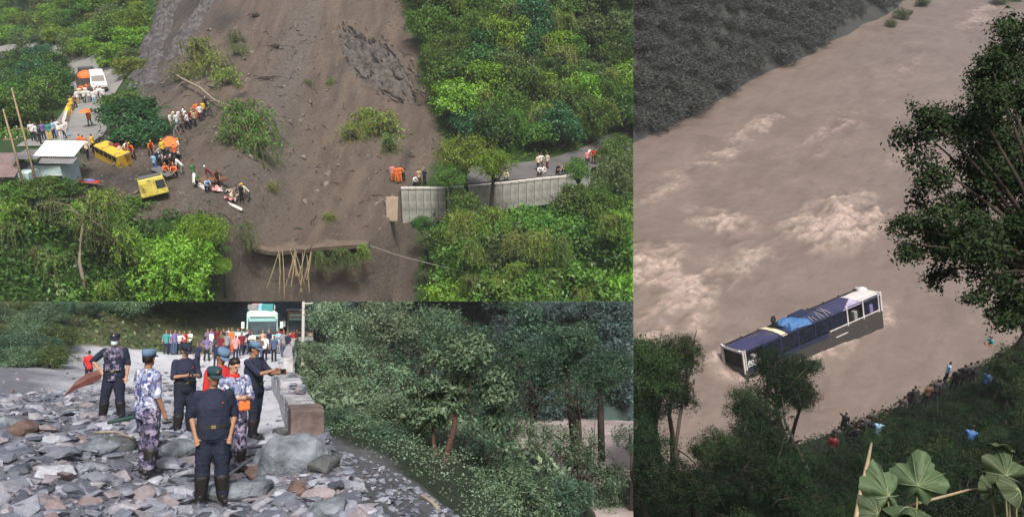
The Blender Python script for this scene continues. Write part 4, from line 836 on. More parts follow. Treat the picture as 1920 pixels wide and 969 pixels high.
pplA([(155, 290, 'standl', 60, 'orange', 'black'), (161, 290, 'hips', 20, 'orange', 'darkgrey'), (166, 300, 'walk', 40, 'cream', 'black'), (177, 288, 'standl', 80, 'yellow', 'black'), (187, 285, 'bend', 60, 'darkgrey', 'black', 'white')], 'beside the yellow bus body', 'people beside the yellow bus body')
pplA([(222, 299, 'crouch', 20, 'brown', 'brown'), (233, 298, 'bend', 80, 'white', 'brown'), (243, 300, 'crouch', -60, 'brown', 'black', 'orange'), (252, 300, 'bend', 0, 'orange', 'black', 'yellow')], 'behind the yellow bus body', 'people behind the yellow bus body')
pplA([(322, 245, 'standl', 90, 'white', 'tan'), (329, 240, 'walk', 90, 'cream', 'grey'), (334, 246, 'walk', 80, 'white', 'skyblue'), (338, 240, 'standl', 80, 'white', 'darkgrey'), (345, 242, 'walk', 90, 'brown', 'black'), (351, 239, 'walk', 100, 'white', 'brown'), (357, 241, 'standl', 60, 'maroon', 'black'), (363, 236, 'walk', 80, 'tan', 'black', 'yellow'), (371, 226, 'hips', 60, 'orange', 'orange'), (377, 228, 'standl', 40, 'white', 'navy'), (383, 222, 'stand', -20, 'yellow', 'black'), (388, 214, 'hips', 10, 'black', 'black', 'white'), (341, 250, 'walk', 85, 'grey', 'black'), (354, 246, 'walk', 95, 'white', 'navy'), (367, 240, 'standl', 70, 'tan', 'navy'), (348, 234, 'standl', 85, 'white', 'grey'), (330, 262, 'bend', 70, 'grey', 'grey'), (395, 222, 'walk', -60, 'green', 'darkgrey')], 'in the line crossing the slide', 'line of people crossing the slide')
pplA([(284, 296, 'bend', 40, 'orange', 'black', 'yellow'), (292, 325, 'standl', 160, 'skyblue', 'blue'), (300, 305, 'crouch', 40, 'darkgrey', 'black', 'white'), (308, 300, 'standl', 60, 'yellow', 'black', 'yellow'), (330, 306, 'standl', -20, 'orange', 'black', 'yellow'), (337, 295, 'hips', -60, 'cream', 'tan', 'yellow'), (315, 325, 'bend', 20, 'black', 'navy', 'white'), (324, 326, 'hips', -40, 'black', 'black', 'white'), (330, 334, 'crouch', 0, 'orange', 'black', 'orange'), (344, 328, 'bend', -80, 'white', 'grey'), (300, 318, 'standl', 30, 'navy', 'black', 'white'), (310, 332, 'crouch', 60, 'orange', 'black', 'orange'), (337, 318, 'bend', 30, 'black', 'black', 'white'), (325, 318, 'standl', 20, 'navy', 'black'), (306, 312, 'bend', -30, 'white', 'grey'), (318, 312, 'standl', 100, 'navy', 'black')], 'by the orange tarpaulin', 'rescuers round the orange tarpaulin')
pplA([(365, 345, 'standl', 60, 'green', 'darkgrey'), (369, 352, 'crouch', 80, 'green', 'black'), (388, 362, 'crouch', 60, 'skyblue', 'navy'), (400, 346, 'bend', -60, 'maroon', 'brown', 'white'), (408, 350, 'bend', 30, 'brown', 'black'), (440, 380, 'bend', 60, 'grey', 'tan'), (455, 386, 'standl', 20, 'black', 'black', 'white'), (469, 380, 'bend', -60, 'cream', 'darkgrey', 'yellow')], 'searching on the crushed white bus', 'people on the white wreck')
pplA([(737, 343, 'standl', 30, 'pink', 'orange'), (744, 345, 'standl', 0, 'orange', 'orange'), (751, 345, 'hips', -20, 'orange', 'orange'), (757, 343, 'stand', 40, 'darkgrey', 'black'), (776, 352, 'crouch', 60, 'white', 'navy'), (786, 350, 'stand', 10, 'tan', 'black'), (797, 350, 'standl', -30, 'navy', 'black')], 'on the wall end', 'people on the wall end')
pplA([(1009, 322, 'standl', 30, 'cream', 'black'), (1014, 318, 'hips', 0, 'white', 'black'), (1026, 318, 'standl', -40, 'cream', 'maroon'), (1010, 333, 'crouch', 30, 'white', 'black'), (1017, 332, 'crouch', 60, 'white', 'white'), (1044, 329, 'crouch', 40, 'black', 'black'), (1056, 327, 'crouch', 20, 'tan', 'black'), (924, 345, 'crouch', 40, 'white', 'grey'), (932, 343, 'crouch', 0, 'white', 'tan'), (948, 342, 'crouch', 20, 'cream', 'grey'), (1100, 312, 'standl', 20, 'pink', 'black'), (1104, 308, 'standl', 60, 'white', 'darkgrey'), (1112, 310, 'hips', 10, 'red', 'black'), (1118, 312, 'folded', 0, 'red', 'darkgrey'), (1125, 308, 'stand', -30, 'black', 'black')], 'waiting on the wet road', 'people waiting on the right road')
# ================================================================ PLACE B: police on a rubble-covered road above a gorge
edgeB_px = [(760, 1060, 8.2), (690, 965, 9.6), (640, 880, 12), (612, 838, 13.6), (585, 765, 18.5), (560, 730, 24), (553, 700, 32), (552, 680, 42), (556, 660, 54), (560, 640, 78), (562, 625, 130)]
eB = np.array([B.P(*q) for q in edgeB_px]); xeB = lambda y: np.interp(y, eB[:, 1], eB[:, 0])
ctrlB = [tuple(q) for q in eB] + [tuple(B.P(*q)) for q in [
    (212, 790, 15.3), (275, 898, 11.2), (345, 815, 16.3), (400, 948, 10.8), (438, 893, 12.3), (475, 828, 15), (370, 692, 49), (405, 692, 48), (163, 722, 37), (340, 663, 57), (520, 660, 55), (450, 658, 57), (490, 652, 66),
    (100, 704, 38), (20, 712, 36), (0, 969, 8.5), (0, 790, 13.5), (300, 975, 9.5), (550, 960, 9.8), (560, 870, 12.5), (100, 850, 11.5), (-300, 800, 13.5), (-300, 1100, 7), (200, 1150, 6.5), (600, 1150, 6.5), (430, 740, 24), (260, 740, 24), (60, 750, 22),
    (300, 652, 59), (300, 605, 64), (300, 530, 71), (440, 640, 66), (440, 600, 72), (440, 540, 82), (150, 660, 48), (150, 600, 54), (150, 530, 60), (60, 660, 45), (30, 600, 50), (0, 540, 54), (-200, 600, 50), (-200, 680, 40), (500, 640, 100), (480, 560, 120), (540, 632, 110)]]
zB0 = tps(ctrlB, .05)
def zB_full(x, y):
    x = np.asarray(x, float); y = np.asarray(y, float)
    k = np.clip((28 - y) / 12, 0, 1); return zB0(x, y) + k * (.10 * fbm(x, y, 1, 4, .8) + .05 * fbm(x, y, 4, 3, 3.0)) + .02 * fbm(x, y, 2, 3, 1.5)
zB = bake(zB_full, -90, 6, 5, 135, .2)
ny, nx = 330, 300
t = np.linspace(0, 1, ny) ** 2.0; yy = 5.5 + t * 125; sN = np.linspace(0, 1, nx) ** 1.5
Y = np.repeat(yy[:, None], nx, 1); X = xeB(Y) - sN[None] * (8 + .62 * Y); Z = zB_full(X, Y)
pth = np.array([B.hit(zB, *q)[:2] for q in [(540, 815), (505, 765), (480, 730), (455, 700), (440, 685), (440, 670), (455, 657), (500, 650)]])
def dist_path(x, y, path, hw):
    dd = np.full(np.shape(x), 1e9)
    for (a, b_, h0, h1) in zip(path[:-1], path[1:], hw[:-1], hw[1:]):
        ab = b_ - a; tt = np.clip(((x - a[0]) * ab[0] + (y - a[1]) * ab[1]) / (ab @ ab), 0, 1); dd = np.minimum(dd, np.hypot(x - a[0] - ab[0] * tt, y - a[1] - ab[1] * tt) / (h0 + (h1 - h0) * tt))
    return dd
dp = dist_path(X, Y, pth, [1.1, 1.7, 2.8, 5.0, 7.0, 8.5, 9, 9])
pale = np.clip(1.9 - 1.1 * dp + .5 * fbm(X, Y, 3, 4, .6), 0, 1)
bank = np.clip((Y - np.interp(X, [-60, -32, -27, -22, -16, -12], [39, 42, 48, 58, 63, 80])) / 1.5, 0, 1)
def rubble_ground():
    m, t, b, o = _new('rubble_ground')
    def at(n):
        a = t.nodes.new("ShaderNodeAttribute"); a.attribute_name = n; return a.outputs['Fac']
    n1 = _noise(t, 1.2, 8, .65); n2 = _noise(t, 14, 8, .7); n3 = _noise(t, 45, 4, .6)
    c = _ramp(t, n2.outputs[0], [(.3, (.05, .054, .075)), (.5, (.14, .15, .19)), (.72, (.30, .315, .38))])
    c = _mix(t, .35, c, _ramp(t, n1.outputs[0], [(.35, (.08, .075, .085)), (.65, (.24, .235, .26))]))
    p = _ramp(t, n1.outputs[0], [(.35, (.42, .44, .50)), (.7, (.68, .70, .76))])
    c = _mix(t, at('pale'), c, p)
    g = _ramp(t, n1.outputs[0], [(.35, (.05, .055, .030)), (.65, (.12, .125, .06))]); c = _mix(t, at('bank'), c, g)
    t.links.new(c, b.inputs['Base Color']); b.inputs['Roughness'].default_value = .55; b.inputs['Specular IOR Level'].default_value = .35
    ad = t.nodes.new("ShaderNodeMath"); ad.operation = 'ADD'; t.links.new(n2.outputs[0], ad.inputs[0]); t.links.new(n3.outputs[0], ad.inputs[1]); _bump(t, b, ad.outputs[0], .8, .05); return m
GROUND_B = rubble_ground()
road_b = structure('rubble_road', grid_mesh('rubble_road', X, Y, Z, dict(pale=pale, bank=bank)), B, GROUND_B)
def onB(u, v, h=0):
    q = B.hit(zB, u, v, 4, 130, .05); return q + np.array([0, 0, h])

# valley side: scree, then wooded slope down to the river
ctrlV = [(q[0] + .1, q[1], q[2] - dz) for q, dz in zip(eB, [.05, .05, .08, .3, 1.0, 1.2, 1.4, 1.5, 1.5, 1.5, 1.5])] + [tuple(B.P(*q)) for q in [
    (680, 860, 15.0), (740, 900, 14.5), (830, 965, 13.0), (760, 860, 19), (900, 1000, 15.5), (1000, 1050, 18), (690, 800, 22), (700, 770, 27), (800, 820, 24), (900, 900, 22), (1000, 990, 22), (1080, 1040, 25), (1187, 1080, 26), (1300, 1100, 26), (1000, 885, 31), (1080, 925, 28), (1187, 985, 25.5), (930, 838, 38), (880, 822, 44), (780, 760, 52), (690, 700, 62), (1100, 1000, 38), (1000, 900, 50), (620, 640, 110), (800, 690, 100)]]
zV0 = tps(ctrlV, .3); ZRIV = -7.6
def zV_full(x, y): return zV0(x, y) + .12 * fbm(x, y, 7, 4, .5)
zV = bake(zV_full, -30, 40, 5, 140, .3)
X = xeB(Y) - .02 + sN[None] * (14 + .62 * Y); Z = zV_full(X, Y)
_sb = np.array([B.hit(zV, *q, 6, 60, .05) for q in [(628, 822), (680, 842), (745, 878), (800, 920), (850, 962), (900, 1010)]]); yscr = lambda x: np.interp(x, *_sb[np.argsort(_sb[:, 0])][:, :2].T)
sc_edge = yscr(X); screem = np.clip((sc_edge - Y) / .8 + .5 + .8 * fbm(X, Y, 2, 3, .9), 0, 1)
screem = screem * np.clip((2.5 - X) / 1.0, 0, 1)
GROUND_V = ground_mat('scree_ground', (.20, .205, .235), (.12, .125, .15), (.06, .06, .07), (.22, .225, .26), (.028, .05, .028))
structure('valley_slope', grid_mesh('valley_slope', X, Y, Z, dict(mud=screem, dark=np.zeros_like(X), gravel=np.full_like(X, .6))), B, GROUND_V)
# river in the gorge and the wooded hill beyond
Xr, Yr = np.meshgrid(np.linspace(-40, 110, 220), np.linspace(22, 75, 220), indexing='ij'); mat('gorge_water', (.33, .275, .27), .45, .30, .5, .10, 1.6, .35)
structure('river', grid_mesh('river', Xr, Yr, ZRIV + .18 * fbm(Xr * .3, Yr * .5, 2, 4) + .12 * fbm(Xr, Yr, 5, 3, .9)), B, MATS['gorge_water'])
Xf, Yf = np.meshgrid(np.linspace(-70, 150, 120), np.linspace(0, 1, 60), indexing='ij'); y0f = 51 + .05 * Xf + 2.4 * np.maximum(0, 3 - Xf) + 3 * fbm(Xf, 0, 1, 3, .03); Yf = y0f + Yf * 110
zF_ = lambda x, y: ZRIV - 1.0 + .8 * np.maximum(0, y - (51 + .05 * x + 2.4 * np.maximum(0, 3 - x) + 3 * fbm(x, 0, 1, 3, .03))) + 2 * fbm(x, y, 4, 3, .05)
zF = bake(zF_, -72, 152, 40, 185, .6); mat('far_haze_green', (.04, .065, .06), .9, .4, .3); structure('far_hillside', grid_mesh('far_hillside', Xf, Yf, zF_(Xf, Yf)), B, MATS['far_haze_green'])  # haze over the far hill is coloured into its bluish ground

# ---------------- rubble
def stone_mat(name, attr):
    m, t, b, o = _new(name)
    if attr: a = t.nodes.new("ShaderNodeAttribute"); a.attribute_name = 'tint'; f = a.outputs['Fac']
    else: f = t.nodes.new("ShaderNodeObjectInfo").outputs['Random']
    c = _ramp(t, f, [(0, (.06, .068, .095)), (.25, (.13, .145, .19)), (.5, (.19, .21, .265)), (.72, (.28, .30, .365)), (.85, (.22, .17, .17)), (.95, (.38, .40, .47))])
    n = _noise(t, 6, 8, .7); c = _mix(t, 1.0, c, _ramp(t, n.outputs[0], [(.3, (.62,) * 3), (.7, (1.2,) * 3)]), 'MULTIPLY')
    t.links.new(c, b.inputs['Base Color']); b.inputs['Roughness'].default_value = .45; b.inputs['Specular IOR Level'].default_value = .5; n2 = _noise(t, 18, 8, .7); _bump(t, b, n2.outputs[0], .8, .03)
    MATS[name] = m; return m
ST1 = stone_mat('slate_stone', False); ST2 = stone_mat('slate_chips', True)
rocks = [rock_mesh(300 + k, .16 + .10 * (k % 4), 11 + k // 2) for k in range(12)]; rnp = [mesh_np(r) for r in rocks]; rs = np.random.default_rng(8)
cand = []
while len(cand) < 11000:
    y = 7 + (22 * rs.random() ** 1.4 if rs.random() < .86 else 18 + 24 * rs.random()); x = xeB(y) - rs.random() * (4 + .62 * y) + .1
    u, v, d = B.px(np.array([x, y, -2.6]))
    if u < -60: continue
    if y > 19 and rs.random() < .55: continue
    cand.append((x, y, .025 + .06 * rs.random() ** 1.5 + .28 * rs.random() ** 8))
_c = np.array(cand); _pp = dist_path(_c[:, 0], _c[:, 1], pth, [.9, 1.3, 2.0, 3.6, 5.0, 6.0, 6.5, 6.5]); cand = [c for c, k in zip(cand, (_pp > .75) | (rs.random(len(cand)) < .1)) if k]
cand.sort(key=lambda c: -c[2] / c[1]); R3 = lambda: Matrix.Rotation(rs.uniform(0, 6.3), 4, 'Z') @ Matrix.Rotation(rs.normal() * .22, 4, 'X') @ Matrix.Rotation(rs.normal() * .22, 4, 'Y')
for k, (x, y, s) in enumerate(cand[:300]):
    z = float(zB(x, y)); link('stone', rocks[k % 12], None, Matrix.Translation((x, y, z + s * .08)) @ R3() @ Matrix.Scale(s * 1.5, 4), road_b, ST1)
vs, fs, tt, nn = [], [], [], 0
for k, (x, y, s) in enumerate(cand[300:]):
    v, f = rnp[k % 12]; R = np.array(R3().to_3x3()); vs.append(v @ R.T * s * 1.4 + np.array([x, y, float(zB(x, y)) + s * .06])); fs += [tuple(i + nn for i in q) for q in f]; tt += [rs.random()] * len(f); nn += len(v)
# chips on the scree
for k in range(900):
    y = rs.uniform(8.5, 16); x = xeB(y) + rs.random() ** 1.3 * 3.2; s = .04 + .12 * rs.random() ** 3; v, f = rnp[k % 12]; R = np.array(R3().to_3x3()); vs.append(v @ R.T * s * 1.5 + np.array([x, y, float(zV(x, y)) + .01])); fs += [tuple(i + nn for i in q) for q in f]; tt += [rs.random() * .8] * len(f); nn += len(v)
o = link('stone_chips', mesh_from('stone_chips', np.concatenate(vs), fs, attrs={'tint': tt}), None, None, road_b, ST2); o['kind'] = 'stuff'
def boulder_mesh(seed, flat=.6):
    me = rock_mesh(seed, flat, 26); bm = bmesh.new(); bm.from_mesh(me); bmesh.ops.bevel(bm, geom=list(bm.edges), offset=.03, segments=1, affect='EDGES'); bmesh.ops.subdivide_edges(bm, edges=list(bm.edges), cuts=2, use_grid_fill=True); bmesh.ops.triangulate(bm, faces=list(bm.faces)); bm.to_mesh(me); bm.free()
    v, f = mesh_np(me); l = np.linalg.norm(v, axis=1, keepdims=True) + 1e-6; v = v + v / l * (.045 * fbm(v[:, 0], v[:, 1], v[:, 2] + seed, 5, 5.0))[:, None]
    me.vertices.foreach_set('co', v.ravel()); me.update(); return me
mat('grey_boulder', (.095, .115, .14), .6, .45, 3, .04, 14, rgb2=(.17, .195, .225)); mat('brown_boulder', (.13, .09, .08), .7, .4, 3, .03, 14); mat('pink_boulder', (.27, .235, .24), .7, .3, 3, .03, 14); mat('dark_boulder', (.075, .082, .085), .7, .4, 3, .03, 14)
for k, (u, v, s, sz, m, lb) in enumerate([(552, 878, .82, .75, 'grey_boulder', 'large blue-grey boulder lying against the parapet end'), (508, 868, .62, .7, 'grey_boulder', 'grey boulder touching the left of the largest boulder'), (440, 925, .85, .4, 'grey_boulder', 'flat pale slab of rock beside the nearest policeman'), (485, 893, .34, .6, 'brown_boulder', 'brown stone lying in front of the grey boulders'), (560, 925, .36, .6, 'brown_boulder', 'reddish brown boulder at the bottom of the rubble'), (600, 935, .36, .6, 'pink_boulder', 'pinkish boulder beside the reddish brown one'), (45, 812, .5, .6, 'brown_boulder', 'dark reddish boulder among rubble at the far left'), (225, 838, .45, .5, 'dark_boulder', 'dark rounded rock behind the camouflaged officer'), (340, 850, .5, .45, 'grey_boulder', 'pale flat boulder between camouflaged officer and nearest policeman'), (620, 965, .55, .5, 'grey_boulder', 'broken grey slab at the road edge'), (180, 845, .5, .3, 'grey_boulder', 'flat grey slab left of the camouflaged officer'), (490, 915, .3, .5, 'grey_boulder', 'small grey rock below the brown stone'), (15, 800, .5, .5, 'grey_boulder', 'grey rock beside the dark reddish boulder'), (610, 880, .45, .5, 'dark_boulder', 'dark broken rock below the largest boulder'), (535, 815, .5, .35, 'dark_boulder', 'dark flat stone on pale road beside the parapet')]):
    q = onB(u, v); tag(link('boulder', boulder_mesh(500 + k, sz), B, Mx(q + np.array([0, 0, s * .10]), k * 1.3, 0, 0, s * 1.25), None, MATS[m]), lb, 'boulder', None, B, q)
q = onB(205, 838, .12); stick('dry_branch', B, [q + np.array([-.25, 0, .1]), q + np.array([.1, 0, .12]), q + np.array([.35, .05, 0])], [.025, .022, .015], MATS['pale_bark'], 'pale dry stick lying on the rubble behind the camouflaged officer', 'stick')
a = B.P(790, 928, 13.6); stick('fallen_branch', B, [a, B.P(812, 942, 13.5), B.P(832, 968, 13.0)], [.04, .04, .03], MATS['pale_bark'], 'pale broken branch lying on the grey scree', 'branch')

# ---------------- parapet
mat('parapet_concrete', (.25, .25, .275), .8, .35, 2.5, .03, 9, rgb2=(.36, .36, .38)); mat('parapet_rust', (.13, .10, .095), .8, .5, 3, .02, 9)
p0, p1 = np.array([-3.62, 14.3]), np.array([-7.35, 25.5]); pz = lambda p: float(zB(p[0], p[1]))
pr = thing('parapet', B, (p0[0], p0[1], pz(p0)), 'broken concrete parapet with rubble on top at the road edge', 'parapet'); an = math.atan2(*(p1 - p0)[::-1]); Lp = np.linalg.norm(p1 - p0); hw = .52
part('end_block', bevelled(MB().box((.45, 0, .05), (.9, hw + .06, 1.0)), .025), pr, MATS['parapet_rust'], Mx((0, 0, 0), an))
for k in range(5):
    s0, s1 = .93 + (Lp - .93) * k / 5, .93 + (Lp - .93) * (k + 1) / 5 - .03; c = p0 + (p1 - p0) * (s0 + s1) / 2 / Lp; h = [.92, .85, .95, .8, .7][k]
    part('wall_section', bevelled(MB().box((0, 0, h / 2 - .5), (s1 - s0, hw + .02 * (k % 2), h + .2)), .03), pr, MATS['parapet_concrete'], Mx((c[0] - p0[0], c[1] - p0[1], pz(c) - pz(p0) + .05), an, 0, 0))
for k in range(70):
    s = rs.uniform(.9, Lp); c = p0 + (p1 - p0) * s / Lp + rs.normal(size=2) * .13; part('stone', rocks[k % 12], pr, ST1, Matrix.Translation((c[0] - p0[0], c[1] - p0[1], pz(c) - pz(p0) + .5 + .06 * rs.random())) @ R3() @ Matrix.Scale(.12 + .25 * rs.random(), 4))
o = thing('guard_wall', B, B.P(552, 685, 40), 'low concrete guard wall along the far road edge', 'wall'); b0 = B.P(552, 685, 40)
for k in range(9):
    y0, y1 = 28 + k * 4.0, 28 + (k + 1) * 4.0 - .12; x0_, x1_ = xeB(y0) - .3, xeB(y1) - .3; z_ = float(zB((x0_ + x1_) / 2, (y0 + y1) / 2))
    part('wall_section', bevelled(MB().box((0, 0, .3), (4.0, .35, 1.1)), .03, 1), o, MATS['parapet_concrete'], Mx(((x0_ + x1_) / 2 - b0[0], (y0 + y1) / 2 - b0[1], z_ - b0[2]), math.atan2(y1 - y0, x1_ - x0_)))
q = B.P(568, 655, 52); o = thing('roadside_pole', B, q, 'pale grey pole standing at the road edge beside the buses', 'pole'); part('shaft', MB().tube([(0, 0, -1), (0, 0, 5.5)], [.11, .09], 10), o, MATS['pale_concrete']); part('bracket', MB().box((.3, 0, 3.0), (.7, .08, .08)), o, MATS['pale_concrete']); part('lamp', MB().ell((.75, 0, 2.95), (.22, .12, .1), 10, 6), o, mat('black_trim', (.02, .02, .02)))

# ---------------- buses
def front_bus(fr, pos, yaw, paint, label, W_=2.5, H=3.1, L=9.5, load=True, dark=False):
    o = thing('bus', fr, pos, label, 'bus', 'stopped buses', yaw); pm = mat(paint[0], paint[1], .35, .08, 1, 0, 1, .4); gl = mat('bus_glass', (.05, .075, .09), .12, .5, 1.2, 0, 1, .6)
    part('body', bevelled(MB().box((0, L / 2, .45 + (H - .45) / 2), (W_, L, H - .45), taper=.97), .14, 3), o, pm)
    ws = part('windscreen', bevelled(MB().box((0, -.02, 1.95), (W_ * .88, .06, 1.25)), .05, 2), o, gl); part('sun_strip', MB().box((0, -.056, 2.46), (W_ * .84, .02, .22)), ws, mat('sun_strip', (.25, .48, .50), .3, .1)); part('wiper', MB().box((-.2, -.065, 1.5), (.9, .02, .03), ry=.2), ws, mat('black_trim', (.02, .02, .02)))
    part('destination_board', bevelled(MB().box((0, -.02, 2.82), (W_ * .8, .06, .22)), .03, 1), o, mat('pale_mint', (.62, .78, .72), .4, .1)); part('bumper', bevelled(MB().box((0, -.06, .62), (W_ * .98, .2, .36)), .05), o, mat('bumper_grey', (.30, .36, .36), .5, .1)); part('grille', MB().box((0, -.015, 1.02), (1.1, .05, .28)), o, mat('black_trim', (.02, .02, .02)))
    for sx in (-1, 1):
        part('headlight', MB().ell((sx * W_ * .38, -.02, 1.02), (.2, .06, .13), 10, 6), o, mat('lamp_glass', (.7, .7, .68), .2, .1)); mr = part('mirror_arm', MB().tube([(sx * W_ * .48, .05, 2.4), (sx * (W_ / 2 + .22), -.2, 2.35)], .03, 6), o, mat('black_trim', (.02,) * 3)); part('mirror', bevelled(MB().box((sx * (W_ / 2 + .24), -.2, 2.05), (.24, .09, .55)), .03), mr, mat('pale_mint', (.62, .78, .72)))
        for y in (1.8, L * .72): wheel(o, (sx * (W_ / 2 - .16), y, .46), .48, .28)
        for k in range(5): part('window', MB().box((sx * (W_ / 2 - .02), 1.5 + k * 1.55, 2.05), (.03, 1.3, .85)), o, gl)
    if load:
        rk_ = part('roof_rack', MB().box((0, L * .45, H + .05), (W_ * .8, L * .7, .1)), o, mat('pale_mint', (.62, .78, .72)))
        for k in range(6): part('luggage', bevelled(MB().box((random.uniform(-.5, .5), 1.3 + k * .9, H + .35), (random.uniform(.9, 1.4), .8, random.uniform(.4, .65)), random.uniform(-.2, .2)), .1), rk_, cloth(['teal', 'skyblue', 'white', 'grey', 'pink', 'teal'][k]))
    return o
front_bus(B, onB(491, 657), math.radians(18), ('bus_mint', (.40, .62, .58)), 'mint green bus facing the crowd with luggage on its roof')
q = onB(545, 655); front_bus(B, q + np.array([-.1, 3.5, .1]), math.radians(17), ('bus_brown', (.30, .21, .15)), 'brown bus stopped behind the mint green bus', 2.4, 3.3, 8, False)
q = onB(518, 654); front_bus(B, q + np.array([.2, 22, .3]), math.radians(4), ('bus_white', (.55, .58, .62)), 'white bus at the back of the stopped line', 2.4, 3.4, 8, True)

# ---------------- foreground people
def camo_mat(name, cols, scale=9):
    if name in MATS: return MATS[name]
    m, t, b, o = _new(name); n = _noise(t, scale, 3, .55); n2 = _noise(t, scale * 1.9, 3, .55, map_scale=(1, 1, .6))
    def step(fac, a, lo): return _ramp(t, fac, [(lo, (0, 0, 0)), (lo + .03, (1, 1, 1))])
    c = _mix(t, step(n.outputs[0], 0, .50), cols[0], cols[1]); c = _mix(t, step(n2.outputs[0], 0, .54), c, cols[2]); n3 = _noise(t, scale * 1.3, 3, .5, map_scale=(1.3, .8, 1.1)); c = _mix(t, step(n3.outputs[0], 0, .58), c, cols[3])
    t.links.new(c, b.inputs['Base Color']); b.inputs['Roughness'].default_value = .9; b.inputs['Specular IOR Level'].default_value = .1; n4 = _noise(t, 30, 4); _bump(t, b, n4.outputs[0], .4, .01); MATS[name] = m; return m
CAMO = camo_mat('blue_camouflage', [(.20, .23, .36), (.48, .50, .60), (.05, .075, .20), (.10, .085, .14)]); CAMO2 = camo_mat('dark_camouflage', [(.10, .09, .15), (.26, .23, .32), (.035, .04, .09), (.02, .02, .03)], 11)
NAVY = mat('navy_uniform', (.020, .026, .048), .85, .25, 5, .012, 22, .15); NAVY2 = mat('navy_trousers', (.016, .020, .036), .85, .25, 5, .012, 22, .15); BOOT = mat('black_boot', (.012, .011, .011), .5, .3, 8, .01, 30, .4)
def head_M(T, J):
    hc = T((0, -.012, 1.63)); return Matrix.Translation(Vector(hc)) @ Matrix(head_rot(J['head'])).to_4x4()
def figure(fr, pos, yaw, pose, label, shirt, trousers, cap=None, hair=True, skin=1, mask=None, vest=None, tucked=True, hood=None, s=1.0, boots=BOOT, badge=True, group='police and helpers on the rubble road', fat=1.0):
    fat *= 1.17; pos = pos + np.array([0, 0, .05]); J = joints(pose); o = thing('person', fr, pos, label, 'person', group, yaw, s=s)
    mb = MB(); T = body_shapes(mb, J, -.012, fat=fat); part('body', remesh(mb, .0105, 2, 0, 'body'), o, skin_m(skin))
    sm = MB(); body_shapes(sm, J, .012, head=False, legs=False, feet=False, hand=False, fat=fat)
    HM = head_M(T, J); c0 = T((0, .0, 1.455))
    sm.tube([c0 + np.array([0, 0, -.03]), c0 + np.array([0, 0, .035])], [.082, .075], 14)
    so = part('shirt', remesh(sm, .0125, 2, .016, 'shirt', wr=1), o, shirt)
    tm = MB(); body_shapes(tm, J, .028, head=False, torso=False, arms=False, feet=False, hand=False, loose=.012, fat=fat); d = J['drop']
    tm.rings([(.76 + d, .14 * fat, .11, 0, 0), (.84 + d, .178 * fat, .138 * fat, 0, 0), (.95 + d, .178 * fat, .134 * fat, 0, 0), (1.01 + d if tucked else .93 + d, .172 * fat, .128 * fat, J['chest'][0] * .15, J['chest'][1] * .15)], 16)
    to = part('trousers', remesh(tm, .0125, 2, .018, 'trousers', wr=1), o, trousers)
    for sx in ('a', 'b'):
        bm_ = MB(); F_ = np.array(J['f' + sx]); ta = J['toe_' + sx]; dd = np.array([-math.sin(ta), -math.cos(ta), 0]); K = np.array([(-.09 if sx == 'a' else .09), -.05, .9]) * .27 + F_ * .73
        bm_.cap(F_ - dd * .055 + np.array([0, 0, -.03]), F_ + dd * .17 + np.array([0, 0, -.035]), .05, .042, 10); bm_.cap(K + np.array([0, -.01, .04]), F_ + np.array([0, 0, -.01]), .104, .072, 10)
        part('boot', remesh(bm_, .014, 1, 0, 'boot'), o, boots)
    if tucked:
        rg = MB(); n = 20; cx = J['chest'][0] * .15; cy = J['chest'][1] * .15; rg.rings([(.985 + d, .182 * fat, .137 * fat, cx, cy), (1.025 + d, .182 * fat, .137 * fat, cx, cy)], n); be = part('belt', rg, to, mat('black_trim', (.02, .02, .02)))
        part('buckle', MB().box((cx, cy - .14 * fat, 1.005 + d), (.06, .012, .045)), be, mat('brass', (.35, .27, .12), .35, .1, 5, metal=.7))
    if badge:
        cx, cy = J['chest'];
        part('name_tag', MB().box((cx * .75 + .075, cy * .75 - .137, 1.31 + d), (.085, .012, .022), rx=-.06), so, cloth('red')); 
        for sx in (-1, 1): part('epaulette', MB().box(T((sx * .125, 0, 1.452)), (.10, .05, .012), ry=sx * .45), so, cloth('maroon'))
        for sx in (-1, 1): part('pocket', bevelled(MB().box(T((sx * .078, -.127, 1.24)), (.095, .014, .11)), .004, 1), so, shirt)
    for sx in (-1, 1): part('eye', MB().ell((sx * .030, -.083, .006), (.012, .008, .007), 8, 6), o, mat('eye_dark', (.015, .012, .01), .2, .1), HM)
    part('mouth', MB().ell((0, -.090, -.058), (.022, .006, .006), 8, 6), o, mat('lip', (.17, .07, .06), .5, .1), HM)
    if hair:
        hm = MB(); hm.rings([(-.05, .060, .055, 0, .045), (-.01, .078, .075, 0, .030), (.03, .083, .092, 0, .014), (.08, .078, .092, 0, .008), (.115, .052, .065, 0, .006), (.128, .02, .02, 0, .006)], 14); part('hair', hm, o, hair_m(), HM, True)
    if cap:
        cm = MB(); cm.rings([(.040, .087, .103, 0, 0), (.085, .094, .110, 0, 0), (.125, .094, .110, 0, .004), (.140, .075, .09, 0, .004), (.142, .02, .02, 0, .004)], 18); co = part('cap', cm, o, cap, HM, True)
        pts = [(math.sin(a) * .085, -.075 - math.cos(a) * .085, .045 - .02 * math.cos(a)) for a in np.linspace(-1.35, 1.35, 9)]; bk_ = [(math.sin(a) * .086, -.02 - math.cos(a) * .082, .05) for a in np.linspace(-1.35, 1.35, 9)]
        vm = MB(); v = pts + bk_ + [(p[0], p[1], p[2] - .008) for p in pts + bk_]; f = [(i, i + 1, 10 + i, 9 + i) for i in range(8)] + [(18 + i, 27 + i, 28 + i, 19 + i) for i in range(8)] + [(i, 18 + i, 19 + i, i + 1) for i in range(8)]; part('visor', vm.add(v, f), co, cap); part('cap_badge', MB().ell((0, -.112, .095), (.018, .008, .022), 8, 6), co, mat('brass', (.35, .27, .12)))
